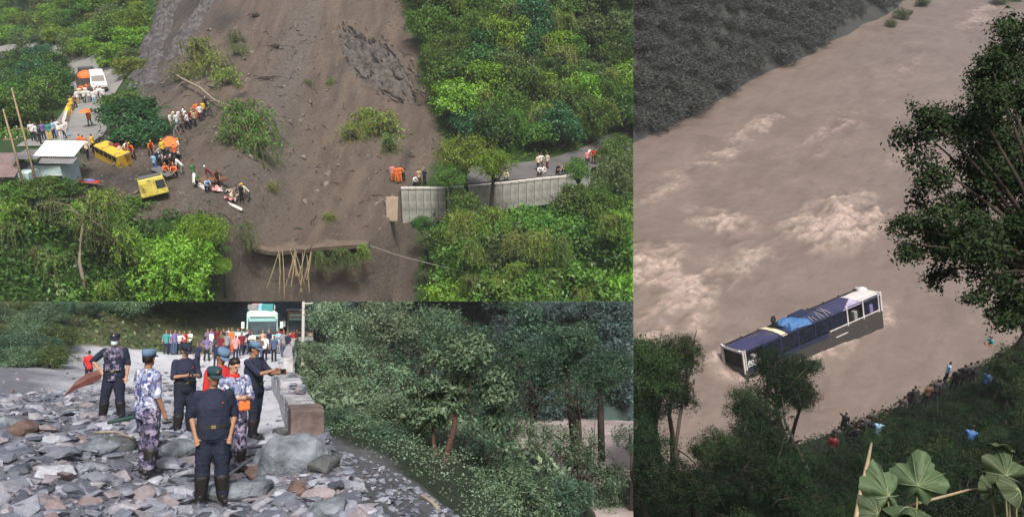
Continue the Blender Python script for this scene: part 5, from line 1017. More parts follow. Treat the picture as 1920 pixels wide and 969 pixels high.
    if mask:
        km = MB(); km.rings([(-.105, .040, .045, 0, -.035), (-.085, .060, .066, 0, -.036), (-.045, .070, .082, 0, -.028), (-.012, .068, .080, 0, -.027), (-.004, .03, .05, 0, -.05)], 16); mo = part('face_mask', km, o, mask, HM, True)
        for sx in (-1, 1): part('ear_loop', MB().tube([(sx * .066, -.05, -.03), (sx * .08, .01, -.005)], .003, 4), mo, mask)
    if vest:
        ve = MB(); body_shapes(ve, joints({'chest': J['chest']}), .035, head=False, legs=False, arms=False, feet=False, hand=False); vo = part('vest', remesh(ve, .014, 1, .01, 'vest'), o, vest)
        for sx in (-.08, .08): part('pouch', bevelled(MB().box((sx, -.165, 1.08), (.11, .05, .13)), .012), vo, vest)
        part('radio', MB().box((-.11, -.15, 1.33), (.045, .035, .11)), vo, mat('black_trim', (.02,) * 3))
    if hood:
        n_ = MB(); q = T((0, 0, 1.46)); n_.tube([q + np.array([0, 0, -.05]), q + np.array([0, 0, .05])], [.115, .085], 14); part('scarf', n_, o, hood, None, True)
    return o
R_ = math.radians
pA = onB(212, 790); pB = onB(273, 897); pC = onB(345, 815); pD = onB(397, 948); pE = onB(408, 868); pF = onB(435, 893); pG = onB(474, 828)
figure(B, pA, R_(12), dict(ea=(-.43, .05, 1.20), wa=(-.25, -.10, 1.02), eb=(.26, .03, 1.14), wb=(.25, -.05, .88), fa=(-.20, .0, .075), fb=(.16, -.02, .075), toe_a=.5), 'policeman with pale face mask, navy cap and patterned vest, hand on hip', NAVY, NAVY2, NAVY, True, 0, mat('mask_paper', (.55, .72, .75), .8, .08), CAMO2, s=1.01)
figure(B, pB, R_(148), dict(ea=(-.26, .02, 1.13), wa=(-.27, -.08, .88), eb=(.27, -.02, 1.13), wb=(.24, -.2, .98), fa=(-.12, .03, .075), fb=(.12, -.06, .075), head=(25, 0)), 'camouflaged officer seen from behind with pale blue cap on the rubble', CAMO, CAMO2, mat('cap_blue', (.10, .17, .28), .85, .2, 8), True, 1, tucked=False, badge=False)
figure(B, pC, R_(36), dict(POSES['phone'], fa=(-.13, .0, .075), fb=(.12, .03, .075), head=(10, 26)), 'policeman in navy uniform looking down at phone beside camouflaged officer', NAVY, NAVY2, NAVY, True, 0, fat=1.05)
figure(B, pD, R_(22), dict(ea=(-.27, .07, 1.12), wa=(-.215, -.07, .88), eb=(.27, .07, 1.12), wb=(.215, -.07, .88), fa=(-.14, .02, .075), fb=(.13, -.02, .075), head=(20, 8)), 'nearest policeman in navy uniform, head bowed and hand in pocket', NAVY, NAVY2, mat('cap_teal', (.02, .05, .065), .85, .2, 8), True, 1, None, fat=1.08, s=1.02)
figure(B, pE, R_(45), dict(POSES['phone'], head=(10, 30), chest=(0, -.06)), 'man in bright red shirt with white tag behind the nearest policeman', cloth('red'), CAMO2, mat('cap_blue', (.10, .17, .28)), True, 1, badge=False, s=1.0)
figure(B, pF, R_(42), dict(POSES['phone'], fa=(-.12, .02, .075), fb=(.11, -.02, .075), head=(15, 18)), 'bareheaded man with red scarf and patterned trousers beside the nearest policeman', CAMO, CAMO2, None, True, 2, badge=False, hood=cloth('red'))
figure(B, pG, R_(72), dict(ea=(-.20, -.25, 1.20), wa=(-.10, -.50, 1.27), eb=(.22, -.22, 1.18), wb=(.16, -.48, 1.20), fa=(-.10, -.06, .075), fb=(.12, .10, .075), head=(8, 12)), 'policeman in navy uniform holding a phone out at arm length', NAVY, NAVY2, mat('cap_blue', (.10, .17, .28)), True, 1)
def held(name, fr, base, yaw, off, mb, m, label, cat, rx=0, ry=0, rz=0):
    q = np.array(Matrix.Rotation(yaw, 3, 'Z') @ Vector(off)) + base; return tag(link(name, mb if not isinstance(mb, MB) else mb.mesh(name), fr, Mx(q, yaw + rz, rx, ry), None, m), label, cat, None, fr, q)
BK = mat('black_trim', (.02,) * 3)
held('phone', B, pG, R_(72), (-.02, -.64, 1.30), bevelled(MB().box((0, 0, 0), (.16, .012, .08)), .004, 1), BK, 'black phone held up by the policeman at the parapet', 'phone')
held('phone', B, pC, R_(36), (0, -.40, 1.20), bevelled(MB().box((0, 0, 0), (.08, .012, .16)), .004, 1), BK, 'black phone in hands of policeman looking down', 'phone', .6)
held('phone', B, pB, R_(148), (-.27, -.14, .78), bevelled(MB().box((0, 0, 0), (.05, .14, .03)), .006, 1), BK, 'small black handset in the camouflaged officer hand', 'handset')
held('shirt_tag', B, pE, R_(45), (-.13, -.125, 1.30), MB().box((0, 0, 0), (.14, .012, .06)), cloth('white'), 'white printed tag on the red shirt', 'tag', 0, 0, -.6)
sh = [(-.02, 0, .02), (-.25, -.05, -.06), (-.48, -.1, -.20), (-.68, -.12, -.40)]
v = []; wd_ = [.10, .13, .08, .015]
for (p, w) in zip(sh, wd_): v += [(p[0], p[1], p[2] + w), (p[0], p[1] + .05, p[2]), (p[0], p[1], p[2] - w), (p[0], p[1] - .02, p[2])]
f = [(4 * i + a, 4 * i + (a + 1) % 4, 4 * i + 4 + (a + 1) % 4, 4 * i + 4 + a) for i in range(3) for a in range(4)] + [(3, 2, 1, 0), (12, 13, 14, 15)]
held('curved_blade_board', B, pA, R_(12), (-.20, -.12, .98), MB().add(v, f), mat('red_wood', (.11, .04, .035), .5, .3, 6), 'long pointed reddish board held at the masked policeman hip', 'board')
held('rifle', B, pA, R_(12), (-.20, .05, .80), MB().box((0, 0, .1), (.05, .06, .62)).box((0, -.02, -.32), (.06, .10, .25), rx=.15).tube([(0, 0, .4), (0, 0, .66)], .015, 6), BK, 'dark rifle slung upright behind the masked policeman', 'rifle')
held('baton', B, pB, R_(148), (.26, -.26, .90), MB().tube([(-.05, -.05, -.03), (.55, .35, -.18)], .028, 8), mat('baton_green', (.02, .06, .05), .6, .2), 'dark green baton held by the camouflaged officer', 'baton')
held('file_bundle', B, pF, R_(42), (.02, -.36, 1.10), bevelled(MB().box((0, 0, 0), (.17, .08, .15)), .03), cloth('orange'), 'small orange bundle held by the man with red scarf', 'bundle')

# ---------------- people farther back
def pplB(rows, where, group):
    for (u, v, pose, yaw, shc, lg, *hh) in rows:
        q = onB(u, v, .02); crowd_person(B, q, pose, R_(yaw), shc, lg, 'person in %s top and %s trousers %s' % (shc.replace('darkgrey', 'dark'), lg.replace('darkgrey', 'dark'), where), group, random.uniform(.88, .97), hh[0] if hh else None, random.choice((0, 1, 1)))
pplB([(370, 692, 'walk', 20, 'navy', 'black', 'navy'), (405, 692, 'stand', 190, 'navy', 'navy', 'navy')], 'standing between officers and crowd', 'pair between officers and crowd')
pplB([(166, 722, 'walk', 200, 'red', 'black')], 'walking away behind the masked policeman', 'walker behind the masked policeman')
pplB([(311, 664, 'standl', 20, 'teal', 'navy'), (319, 664, 'standl', 10, 'skyblue', 'denim'), (327, 665, 'point', 60, 'violet', 'denim'), (336, 664, 'hips', 0, 'white', 'navy'), (345, 661, 'standl', 30, 'red', 'black'), (356, 660, 'folded', -20, 'white', 'black')], 'at the edge of crowd by the bank', 'crowd beside the earth bank')
cols = ['navy', 'violet', 'white', 'maroon', 'green', 'navy', 'grey', 'pink', 'white', 'maroon', 'white', 'navy', 'white', 'brown', 'tan', 'white', 'navy', 'denim', 'skyblue', 'maroon', 'grey', 'navy']
rows = []
for k, c in enumerate(cols): rows.append((386 + k * 7.4 + random.uniform(-6, 6), 664 + random.uniform(-6, 16) * (1 if k % 2 else .4), random.choice(['standl', 'hips', 'folded', 'stand', 'phone']), random.uniform(-40, 40), c, random.choice(['denim', 'navy', 'black', 'denim', 'grey'])))
for k in range(16): rows.append((388 + k * 9.5 + random.uniform(-3, 3), 654 + random.uniform(-2, 1), random.choice(['standl', 'stand', 'folded']), random.uniform(-50, 50), random.choice(['navy', 'white', 'maroon', 'violet', 'white', 'teal', 'darkgrey', 'skyblue']), random.choice(['denim', 'black', 'navy'])))
pplB(rows, 'in crowd before the mint bus', 'crowd before the mint bus')
q = onB(434, 663); crowd_person(B, q, 'sari', .2, 'orange', 'orange', 'person in long orange dress standing in front of the crowd', 'crowd before the mint bus', 1.0, None, 1)
pplB([(538, 655, 'standl', 10, 'maroon', 'denim'), (545, 655, 'hips', -20, 'red', 'denim'), (551, 655, 'stand', 30, 'maroon', 'black'), (556, 652, 'standl', 80, 'darkgrey', 'black')], 'at the guard wall beside the buses', 'people at the guard wall')

# ---------------- trees of place B
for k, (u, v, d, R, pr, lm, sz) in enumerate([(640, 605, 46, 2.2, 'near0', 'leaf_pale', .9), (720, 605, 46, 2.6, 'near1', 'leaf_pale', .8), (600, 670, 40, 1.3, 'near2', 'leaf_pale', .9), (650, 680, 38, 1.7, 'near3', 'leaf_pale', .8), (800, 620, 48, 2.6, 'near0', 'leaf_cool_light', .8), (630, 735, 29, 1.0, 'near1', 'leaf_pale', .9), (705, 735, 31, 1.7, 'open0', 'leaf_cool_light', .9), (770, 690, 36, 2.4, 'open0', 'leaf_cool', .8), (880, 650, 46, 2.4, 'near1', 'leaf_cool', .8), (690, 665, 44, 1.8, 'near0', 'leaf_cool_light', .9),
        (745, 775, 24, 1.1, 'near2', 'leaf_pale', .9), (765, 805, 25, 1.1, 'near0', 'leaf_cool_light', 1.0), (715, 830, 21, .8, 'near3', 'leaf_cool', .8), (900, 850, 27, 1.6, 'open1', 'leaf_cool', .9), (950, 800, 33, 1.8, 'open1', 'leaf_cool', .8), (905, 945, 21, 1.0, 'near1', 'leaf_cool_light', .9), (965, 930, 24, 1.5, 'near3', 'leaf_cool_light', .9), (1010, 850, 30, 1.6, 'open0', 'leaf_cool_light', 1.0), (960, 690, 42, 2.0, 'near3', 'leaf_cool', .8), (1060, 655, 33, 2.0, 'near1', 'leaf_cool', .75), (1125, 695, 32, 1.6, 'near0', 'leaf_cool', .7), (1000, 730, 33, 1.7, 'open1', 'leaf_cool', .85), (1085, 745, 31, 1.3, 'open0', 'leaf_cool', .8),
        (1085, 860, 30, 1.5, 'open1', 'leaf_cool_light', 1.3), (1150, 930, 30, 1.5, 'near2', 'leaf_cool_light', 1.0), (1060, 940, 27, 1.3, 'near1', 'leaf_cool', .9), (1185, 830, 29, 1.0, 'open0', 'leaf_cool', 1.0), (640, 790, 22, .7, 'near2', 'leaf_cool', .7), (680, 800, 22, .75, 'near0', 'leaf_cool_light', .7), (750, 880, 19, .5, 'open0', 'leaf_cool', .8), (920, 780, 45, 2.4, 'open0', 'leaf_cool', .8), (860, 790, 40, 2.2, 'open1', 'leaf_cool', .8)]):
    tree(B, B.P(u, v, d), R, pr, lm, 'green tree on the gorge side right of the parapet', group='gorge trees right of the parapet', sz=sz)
# the leaning forked tree with bare dark trunk
c = B.P(855, 730, 22.5); rt = B.P(820, 925, 20.5); ft = thing('leaning_tree', B, rt, 'leaning tree with forked dark red trunk above the scree', 'tree'); fk = B.P(832, 875, 21) - rt; ct = c - rt
part('trunk', MB().tube([(0, 0, -.5), fk * .6 + np.array([.05, 0, 0]), fk, fk * .5 + ct * .5 + np.array([.12, 0, 0]), ct], [.16, .13, .11, .08, .04], 8), ft, MATS['red_bark'], smooth=True); b2 = B.P(812, 800, 21.5) - rt; part('limb', MB().tube([fk * .7, fk * .4 + b2 * .6 + np.array([-.1, 0, 0]), b2], [.08, .06, .03], 7), ft, MATS['red_bark'], smooth=True)
lob = [(B.P(*q) - rt, r) for q, r in [((855, 720, 22.5), .9), ((910, 740, 22.8), .75), ((800, 745, 22), .75), ((830, 690, 23), .7), ((885, 690, 23), .65), ((780, 790, 21.5), .5), ((935, 770, 23), .5), ((840, 770, 22), .5), ((870, 650, 24), .6)]]
rl_ = np.random.default_rng(99); lobs = [(c_ + rl_.normal(size=3) * r * .5, (r * .62, r * .62, r * .38)) for c_, r in lob for _ in range(3)]
P_, N_, T_ = crown_pts(lobs, 330, 9, .10, rl_, .3, .6); v, f, tt_ = leaves(P_, N_, .15 * (.6 + .8 * rl_.random(len(P_))), rl_, .40, .6, T_); part('crown', mesh_from('crown', v, f, attrs={'tint': tt_}), ft, MATS['leaf_cool_light'])
def put_f(k, q, rs):
    R = rs.uniform(1.5, 2.6); tree(B, q + np.array([0, 0, R * .5]), R, 'broad%d' % (k % 5), 'leaf_far_haze' if k % 3 else 'leaf_cool', 'dark blue-green tree on the far side of the gorge', group='forest across the gorge', sz=rs.uniform(.75, 1.0))
scatter(B, zF, 99, (780, 1240, 540, 800, lambda u, v: True), 1.55, put_f, 12, 45, 110)
def put_b(k, q, rs):
    R = rs.uniform(.8, 1.7) * (1 if q[1] < 60 else 1.5); tree(B, q + np.array([0, 0, R * .4]), R, 'near%d' % (k % 4), ['leaf_cool_light', 'leaf_cool', 'leaf_cool_light', 'leaf_olive'][k % 4], 'leafy shrub on the bank behind the rubble road', 'shrub', 'shrubs on the bank', 'shrub', sz=rs.uniform(.6, .9))
scatter(B, zB, 70, (-40, 470, 530, 690, lambda u, v: (u < np.interp(v, [560, 620, 690], [200, 120, 105])) or v < np.interp(u, [130, 300, 460], [600, 597, 580])), 1.5, put_b, 13, 30, 130)
rs = np.random.default_rng(41); n = 9000; y = rs.uniform(38, 95, n); x = rs.uniform(-62, -12, n); ok = (y > np.interp(x, [-60, -32, -27, -22, -16, -12], [40, 43, 49, 60, 65, 82])) & (x < xeB(y) - 8); x, y = x[ok], y[ok]
stuff('bank_grass', cover_mesh(np.stack([x, y, zB(x, y)], -1), rs, .30, 4, .3, .1), B, MATS['leaf_olive'], 'short olive grass on the earth bank behind the crowd', 'grass')
n = 16000; y = rs.uniform(14, 120, n); x = xeB(y) + rs.random(n) ** 1.3 * (6 + .6 * y); ok = (zV(x, y) > ZRIV + .3) & (y > yscr(x) + .35); x, y = x[ok][:9000], y[ok][:9000]
nr = y < 27
stuff('scree_weeds', cover_mesh(np.repeat(np.stack([x, y, zV(x, y)], -1)[nr], 5, 0) + rs.normal(size=(int(nr.sum()) * 5, 3)) * np.array([.4, .4, .05]), rs, .055, 6, .12, .07), B, MATS['leaf_pale'], 'small weeds along the top of the gorge side', 'weeds')
x, y = x[~nr], y[~nr]
stuff('valley_undergrowth', cover_mesh(np.stack([x, y, zV(x, y)], -1), rs, .24, 7, .3, .25), B, MATS['leaf_pale'], 'pale green undergrowth covering the gorge side', 'undergrowth')
# ================================================================ PLACE C: bus in a brown flood river, seen from the bank above
ZW = -36.0
def planeC(u, v, z=ZW):
    a = C.P(u, v, 1.0); return a * (z / a[2])
f0, f1 = planeC(1187, 278), planeC(1700, 3); fd = (f1 - f0)[:2]; fd /= np.linalg.norm(fd); pd = np.array([-fd[1], fd[0]]); t_far = float(f0[:2] @ pd)
wl = np.array([planeC(*q) for q in [(1100, 915), (1187, 905), (1300, 880), (1420, 850), (1530, 815), (1600, 785), (1680, 755), (1760, 715), (1840, 680), (1920, 625), (2050, 560), (2200, 500)]]); yl = interp_line(wl)
X, Y = np.meshgrid(np.linspace(2, 150, 560), 26 + 230 * np.linspace(0, 1, 620) ** 1.6, indexing='ij')
S_, T_ = X * fd[0] + Y * fd[1], X * pd[0] + Y * pd[1]
swirl = 3.0 * fbm(S_ * .06, T_ * .08, 3, 3)
h1 = fbm(S_ * .22, (T_ + swirl) * .42, 1, 5); h2 = 1 - np.abs(fbm(S_ * .30 + 5, (T_ + swirl) * .55, 6, 5)) * 2.2
rap = np.zeros_like(X); big = np.zeros_like(X)
for (u, v, ra, rb, k) in [(1580, 415, 6.5, 3.4, 1.0), (1510, 425, 5, 2.4, .6), (1350, 415, 2.6, 3.6, .62), (1225, 500, 5, 3.5, .75), (1290, 545, 6, 2.6, .65), (1420, 240, 7, 2.0, .6), (1340, 300, 6, 2.2, .5), (1250, 350, 7, 2.4, .38), (1400, 490, 6, 2, .45), (1680, 300, 7, 1.5, .28), (1240, 620, 6, 3, .4), (1840, 30, 16, 3, .5), (1560, 250, 14, 3, .35), (1700, 130, 12, 2.5, .3)]:
    q = planeC(u, v); ds = (X - q[0]) * fd[0] + (Y - q[1]) * fd[1]; dt = (X - q[0]) * pd[0] + (Y - q[1]) * pd[1]; g = np.exp(-(ds / ra) ** 2 - (dt / rb) ** 2); rap = np.maximum(rap, k * g)
    if k >= .75: big = np.maximum(big, k * np.exp(-((ds / ra) ** 2 + (dt / rb) ** 2) ** 2))
bq = planeC(1505, 650); wake = np.exp(-(((X - bq[0]) / 9) ** 2 + ((Y - bq[1]) / 5) ** 2)); bqa, bqb = planeC(1385, 702), planeC(1640, 602); bx_ = (bqb - bqa)[:2]; bt = np.clip(((X - bqa[0]) * bx_[0] + (Y - bqa[1]) * bx_[1]) / (bx_ @ bx_), 0, 1); bd = np.hypot(X - bqa[0] - bx_[0] * bt, Y - bqa[1] - 1.1 - bx_[1] * bt); hull = np.exp(-((bd - 1.4) / .8) ** 2); h3 = fbm(S_ * 1.3, (T_ + swirl) * 2.2, 9, 4)
base_f = np.clip(rap * (.35 + .85 * h2), 0, 1.2) + .10 * np.clip(h2 - .45, 0, 1) + wake * .30 * np.clip(h2, 0, 1) + hull * .45
h4 = 1 - np.abs(fbm(S_ * .9, (T_ + swirl) * 1.5, 12, 4)) * 2.6
foam = np.clip((base_f * (.8 + .5 * h3 + .5 * h4) - .22) / .5, 0, 1)
Z = ZW + .16 * h1 + rap * (.45 * h1 + .45 * np.clip(h2, -1, 1) + .2 * h3 + .22 * np.clip(h4, -1, 1)) + .55 * big * (.6 + .6 * h1) + .04 * h3 + .05 * np.clip(h4, -1, 1) + hull * (.14 + .16 * h3)
def water_mat():
    m, t, b, o = _new('flood_water'); a = t.nodes.new("ShaderNodeAttribute"); a.attribute_name = 'foam'
    n = _noise(t, .16, 6, .6); c = _ramp(t, n.outputs[0], [(.3, (.122, .096, .083)), (.7, (.160, .128, .113))])
    cb = t.nodes.new("ShaderNodeCombineXYZ")
    for k_, (nm, sc_) in enumerate((('fs', .35), ('ft', 1.0))):
        a_ = t.nodes.new("ShaderNodeAttribute"); a_.attribute_name = nm; mu = t.nodes.new("ShaderNodeMath"); mu.operation = 'MULTIPLY'; mu.inputs[1].default_value = sc_; t.links.new(a_.outputs['Fac'], mu.inputs[0]); t.links.new(mu.outputs[0], cb.inputs[k_])
    st = t.nodes.new("ShaderNodeTexNoise"); st.inputs['Scale'].default_value = .55; st.inputs['Detail'].default_value = 9; st.inputs['Roughness'].default_value = .68; st.inputs['Distortion'].default_value = .6; t.links.new(cb.outputs[0], st.inputs['Vector'])
    c = _mix(t, _ramp(t, st.outputs[0], [(.50, (0, 0, 0)), (.75, (.55,) * 3)]), c, (.20, .162, .142)); c = _mix(t, _ramp(t, st.outputs[0], [(.28, (.6,) * 3), (.45, (0,) * 3)]), c, (.088, .072, .063))
    n2 = _noise(t, 1.8, 9, .78); mm = t.nodes.new("ShaderNodeMath"); mm.operation = 'MULTIPLY'; t.links.new(a.outputs['Fac'], mm.inputs[0]); t.links.new(_ramp(t, n2.outputs[0], [(.38, (.1,) * 3), (.55, (1,) * 3)]), mm.inputs[1])
    c = _mix(t, mm.outputs[0], c, (.36, .285, .25)); t.links.new(c, b.inputs['Base Color']); b.inputs['Roughness'].default_value = .42; b.inputs['Specular IOR Level'].default_value = .3
    n3 = _noise(t, 1.1, 7, .6, map_scale=(.8, 1.4, 1)); _bump(t, b, n3.outputs[0], .7, .16); t.links.new(st.outputs[0], t.nodes[-1].inputs['Height']) if False else None; return m
structure('river', grid_mesh('river', X, Y, Z, dict(foam=foam, fs=S_, ft=T_ + swirl)), C, water_mat())
# far bank
Sg, Tg = np.meshgrid(np.linspace(-60, 260, 150), np.linspace(0, 1, 70), indexing='ij'); off = 2.0 * fbm(Sg, 0, 2, 4, .06); Tq = t_far + off + Tg * 90
zFc_ = lambda x, y: ZW - .6 + .85 * np.maximum(0, (x * pd[0] + y * pd[1]) - t_far - 2.0 * fbm(x * fd[0] + y * fd[1], 0, 2, 4, .06)) + .8 * fbm(x, y, 2, 3, .1)
zFc = bake(zFc_, -40, 260, 40, 330, 1.0); Xf, Yf = Sg * fd[0] + Tq * pd[0], Sg * fd[1] + Tq * pd[1]
mat('misty_bank', (.042, .045, .045), .95, .25, .15, .3, .6); structure('far_bank', grid_mesh('far_bank', Xf, Yf, zFc_(Xf, Yf)), C, MATS['misty_bank'])  # mist over the far bank is painted as a flat grey ground colour
FARV = []
def put_c(k, q, rs):
    R = rs.uniform(2.0, 3.4); v, f = NEARV[k % 4]; FARV.append(v * np.array([R, R, R * .6]) + q + np.array([0, 0, R * .3]))
NEARV = []
for k in range(4):
    me_ = PROTO['broad%d' % k][1]; v_ = np.empty(len(me_.vertices) * 3); me_.vertices.foreach_get('co', v_); NEARV.append((v_.reshape(-1, 4, 3)[::2].reshape(-1, 3), None))
far_ok = lambda u, v: v < np.interp(u, [1187, 1700, 1760], [262, -12, -50])
scatter(C, zFc, 120, (1180, 1760, -60, 265, far_ok), 2.2, put_c, 15, 60, 330)
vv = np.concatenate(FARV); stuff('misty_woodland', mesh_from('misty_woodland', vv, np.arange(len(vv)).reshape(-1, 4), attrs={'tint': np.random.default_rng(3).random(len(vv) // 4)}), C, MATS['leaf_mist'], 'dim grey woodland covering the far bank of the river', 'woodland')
for (u, v, s) in ((1690, 35, 2.2), (1730, 12, 2.0), (1668, 50, 1.5), (1870, 8, 2.4), (1900, 2, 2.2)):
    tree(C, planeC(u, v) + np.array([0, 0, s * .4]), s, 'near1', 'leaf_olive', 'olive bush at the water edge far upstream', 'bush', 'bushes far upstream', 'bush', sz=.6)
# near bank, rising towards the camera
def zN_full(x, y): return ZW - .25 + .80 * np.maximum(0, yl(x) - y) - .5 * np.maximum(0, y - yl(x)) + .5 * fbm(x, y, 3, 4, .35) * np.clip((yl(x) - y) / 3, 0, 1)
zN = bake(zN_full, 0, 60, 8, 70, .25)
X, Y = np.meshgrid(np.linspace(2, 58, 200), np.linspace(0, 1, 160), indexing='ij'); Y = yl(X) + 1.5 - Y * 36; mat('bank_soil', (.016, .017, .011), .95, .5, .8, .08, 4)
structure('near_bank', grid_mesh('near_bank', X, Y, zN_full(X, Y)), C, MATS['bank_soil'])
Xl, Yl = np.meshgrid(np.linspace(.9, 12, 30), np.linspace(1.2, 6, 20), indexing='ij'); structure('ledge', grid_mesh('ledge', Xl, Yl, -6.4 - .25 * Yl + .2 * fbm(Xl, Yl, 1, 3)), C, MATS['bank_soil'])
def onC(u, v, h=0):
    q = C.hit(zN, u, v, 12, 80, .05); return q + np.array([0, 0, h])

# ---------------- the bus
a, b_ = planeC(1385, 702), planeC(1640, 602); ax = (b_ - a)[:2]; LB = float(np.linalg.norm(ax)) * .985; yaw = math.atan2(ax[1], ax[0])
bus = thing('drowned_bus', C, (a[0], a[1], ZW - 1.0), 'blue and white bus half sunk and tilted in the brown river', 'bus', None, yaw, -.34, -.05)
WB, HB = 2.35, 2.8
muddy('bus_violet', (.034, .036, .105), .25); mat('bus_violet_', (.055, .052, .17), .45, .25, 1.5, .01, 10, .4); mat('bus_navy', (.018, .024, .062), .45, .3, 1.5, .01, 10, .4); mat('bus_white_dirty', (.52, .50, .50), .5, .2, 2); muddy('bus_side_grey', (.048, .046, .046), .12); mat('bus_lavender', (.36, .33, .46), .5, .15, 2); mat('bus_interior', (.012, .012, .014), .7, .3, 3); mat('tarp_blue', (.045, .13, .30), .55, .3, 2, .03, 6); mat('band_yellow', (.66, .56, .36), .6, .1, 3)
def arch(x0, x1, m, name, lift=0.0, y0=-1, y1=1, bow=.16, nx=6, dent=0):
    ys = np.linspace(y0, y1, 12); xs_ = np.linspace(x0, x1, nx); Xa, Ya = np.meshgrid(xs_, ys, indexing='ij')
    Za = HB + bow * (1 - np.abs(Ya) ** 2.6) + lift + dent * fbm(Xa, Ya, x0, 3, 1.3); Ya = Ya * (WB / 2 + lift)
    return part(name, grid_mesh(name, Xa, Ya, Za), bus, MATS[m])
part('lower_body', bevelled(MB().box((LB / 2, 0, .75), (LB, WB, 1.5)), .06), bus, MATS['bus_side_grey'])
part('inner_shell', MB().box((LB / 2, .12, 2.15), (LB - .3, WB - .45, 1.5)), bus, MATS['bus_interior'])
arch(0.0, LB * .27, 'bus_violet', 'roof_panel', dent=.03); arch(LB * .30, LB * .62, 'bus_navy', 'roof_panel', dent=.08); arch(LB * .63, LB * .84, 'bus_violet', 'roof_panel', dent=.05); arch(LB * .84, LB, 'bus_white_dirty', 'roof_panel', dent=.04)
arch(LB * .268, LB * .302, 'band_yellow', 'roof_band', .05)
lv = MB(); lv.add([(LB * .70, -1.25, HB + .02), (LB * .835, -1.25, HB + .02), (LB * .835, -.15, HB + .22)], [(0, 1, 2)]); part('roof_patch', lv, bus, MATS['bus_lavender'])
mb = MB(); mb = remesh(MB().box((0, 0, .2), (1.9, 1.5, .45), .15, taper=.6).box((.5, -.35, .15), (1.5, 1.2, .4), -.2, taper=.7).ell((-.4, .2, .3), (.7, .6, .35)), .06, 3, .10, 'roof_load'); part('roof_load', mb, bus, MATS['tarp_blue'], Mx((LB * .40, -.25, HB + .05)))
mb = MB(); mb.box((0, 0, .2), (2.0, 1.7, .5), taper=.72); part('roof_load', bevelled(mb, .06), bus, MATS['bus_navy'], Mx((LB * .50, .15, HB + .05), .08))
for (x, y, z, r) in ((LB * .325, .45, HB + .5, .55),):
    pts = [(x + r * math.cos(k * .524) * .55, y + r * math.cos(k * .524) * .5, z + r * math.sin(k * .524) * .6) for k in range(13)]; part('tyre', MB().tube(pts, .16, 8), bus, mat('tyre_rubber', (.012,) * 3), smooth=True)
for k in range(7): part('rope', MB().tube([(LB * (.47 + .026 * k), -1.2, HB + .05), (LB * (.475 + .026 * k), -.6, HB + .22 + .1 * (k % 2)), (LB * (.48 + .026 * k), .1, HB + .25)], .02, 4), bus, MATS['bus_white_dirty'])
part('roof_edge', MB().box((LB * .56, -WB / 2 + .05, HB + .06), (LB * .2, .06, .08)), bus, MATS['bus_white_dirty'])
for k in range(9):
    x = LB * (.015 + .985 * k / 8.2); part('pillar', MB().box((min(x, LB - .08), -WB / 2 + .04, 2.2), (.10, .08, 1.5)), bus, MATS['bus_navy'] if 0 < k < 6 else MATS['bus_white_dirty']); part('pillar', MB().box((min(x, LB - .08), WB / 2 - .04, 2.2), (.10, .08, 1.5)), bus, MATS['bus_navy'])
for k in range(8):
    x0, x1 = LB * (.015 + .985 * k / 8.2) + .07, LB * (.015 + .985 * (k + 1) / 8.2) - .07
    if k not in (0, 6): part('window', MB().box(((x0 + x1) / 2, -WB / 2 + .05, 2.2), (x1 - x0, .03, 1.05)), bus, mat('bus_glass_blue', (.012, .015, .028), .12, .4, 2, 0, 1, .5))
    part('window_rail', MB().box(((x0 + x1) / 2, -WB / 2 + .045, 2.83), (x1 - x0, .07, .16)), bus, MATS['bus_navy'] if k < 5 else MATS['bus_violet'])
    if k in (0, 6, 7):
        part('seat', bevelled(MB().box(((x0 + x1) / 2, -.95, 2.0), (.35, .5, .7)), .06), bus, cloth(['grey', 'violet', 'white'][k % 3]))
part('waist_panel', MB().box((LB * .30, -WB / 2 - .012, 1.42), (LB * .56, .03, .34)), bus, MATS['bus_navy']); part('trim_line', MB().box((LB * .785, -WB / 2 - .02, 1.64), (LB * .38, .05, .07)), bus, MATS['bus_white_dirty']); part('trim_line', MB().box((LB * .68, -WB / 2 - .02, .98), (LB * .09, .05, .06)), bus, MATS['bus_white_dirty'])
fr_ = MB().box((.03, -WB / 2 + .06, 2.1), (.12, .10, 1.75)).box((.03, WB / 2 - .09, 2.1), (.14, .18, 1.75)); fr_.box((.03, 0, HB + .03), (.16, WB - .1, .16)); part('front_frame', fr_, bus, MATS['bus_white_dirty'])
ww = MB(); n_ = 5; Xa, Ya = np.meshgrid(np.linspace(0, .8, n_), np.linspace(0, .5, n_), indexing='ij'); part('curtain', grid_mesh('curtain', Xa + .4, np.full_like(Xa, -1.1) + .1 * np.sin(Xa * 9), 1.55 + Ya), bus, cloth('white')); part('curtain', grid_mesh('curtain', Xa + 1.3, np.full_like(Xa, -1.1) + .1 * np.sin(Xa * 9), 1.5 + Ya * .9), bus, cloth('grey'))
rf = MB(); rf.box((LB - .05, -WB / 2 + .1, 2.25), (.16, .2, 1.5)).box((LB - .05, WB / 2 - .1, 2.25), (.16, .2, 1.5)).box((LB - .05, 0, HB + .05), (.2, WB - .1, .2)).box((LB - .03, 0, 1.5), (.12, WB - .3, .12)); part('rear_frame', rf, bus, MATS['bus_white_dirty']); part('rear_window', MB().box((LB - .02, 0, 2.25), (.05, WB - .4, 1.1)), bus, MATS['bus_interior']); part('rear_cap', MB().ell((LB - .1, .55, HB + .12), (.4, .45, .22), 12, 7), bus, MATS['bus_white_dirty'], smooth=True)

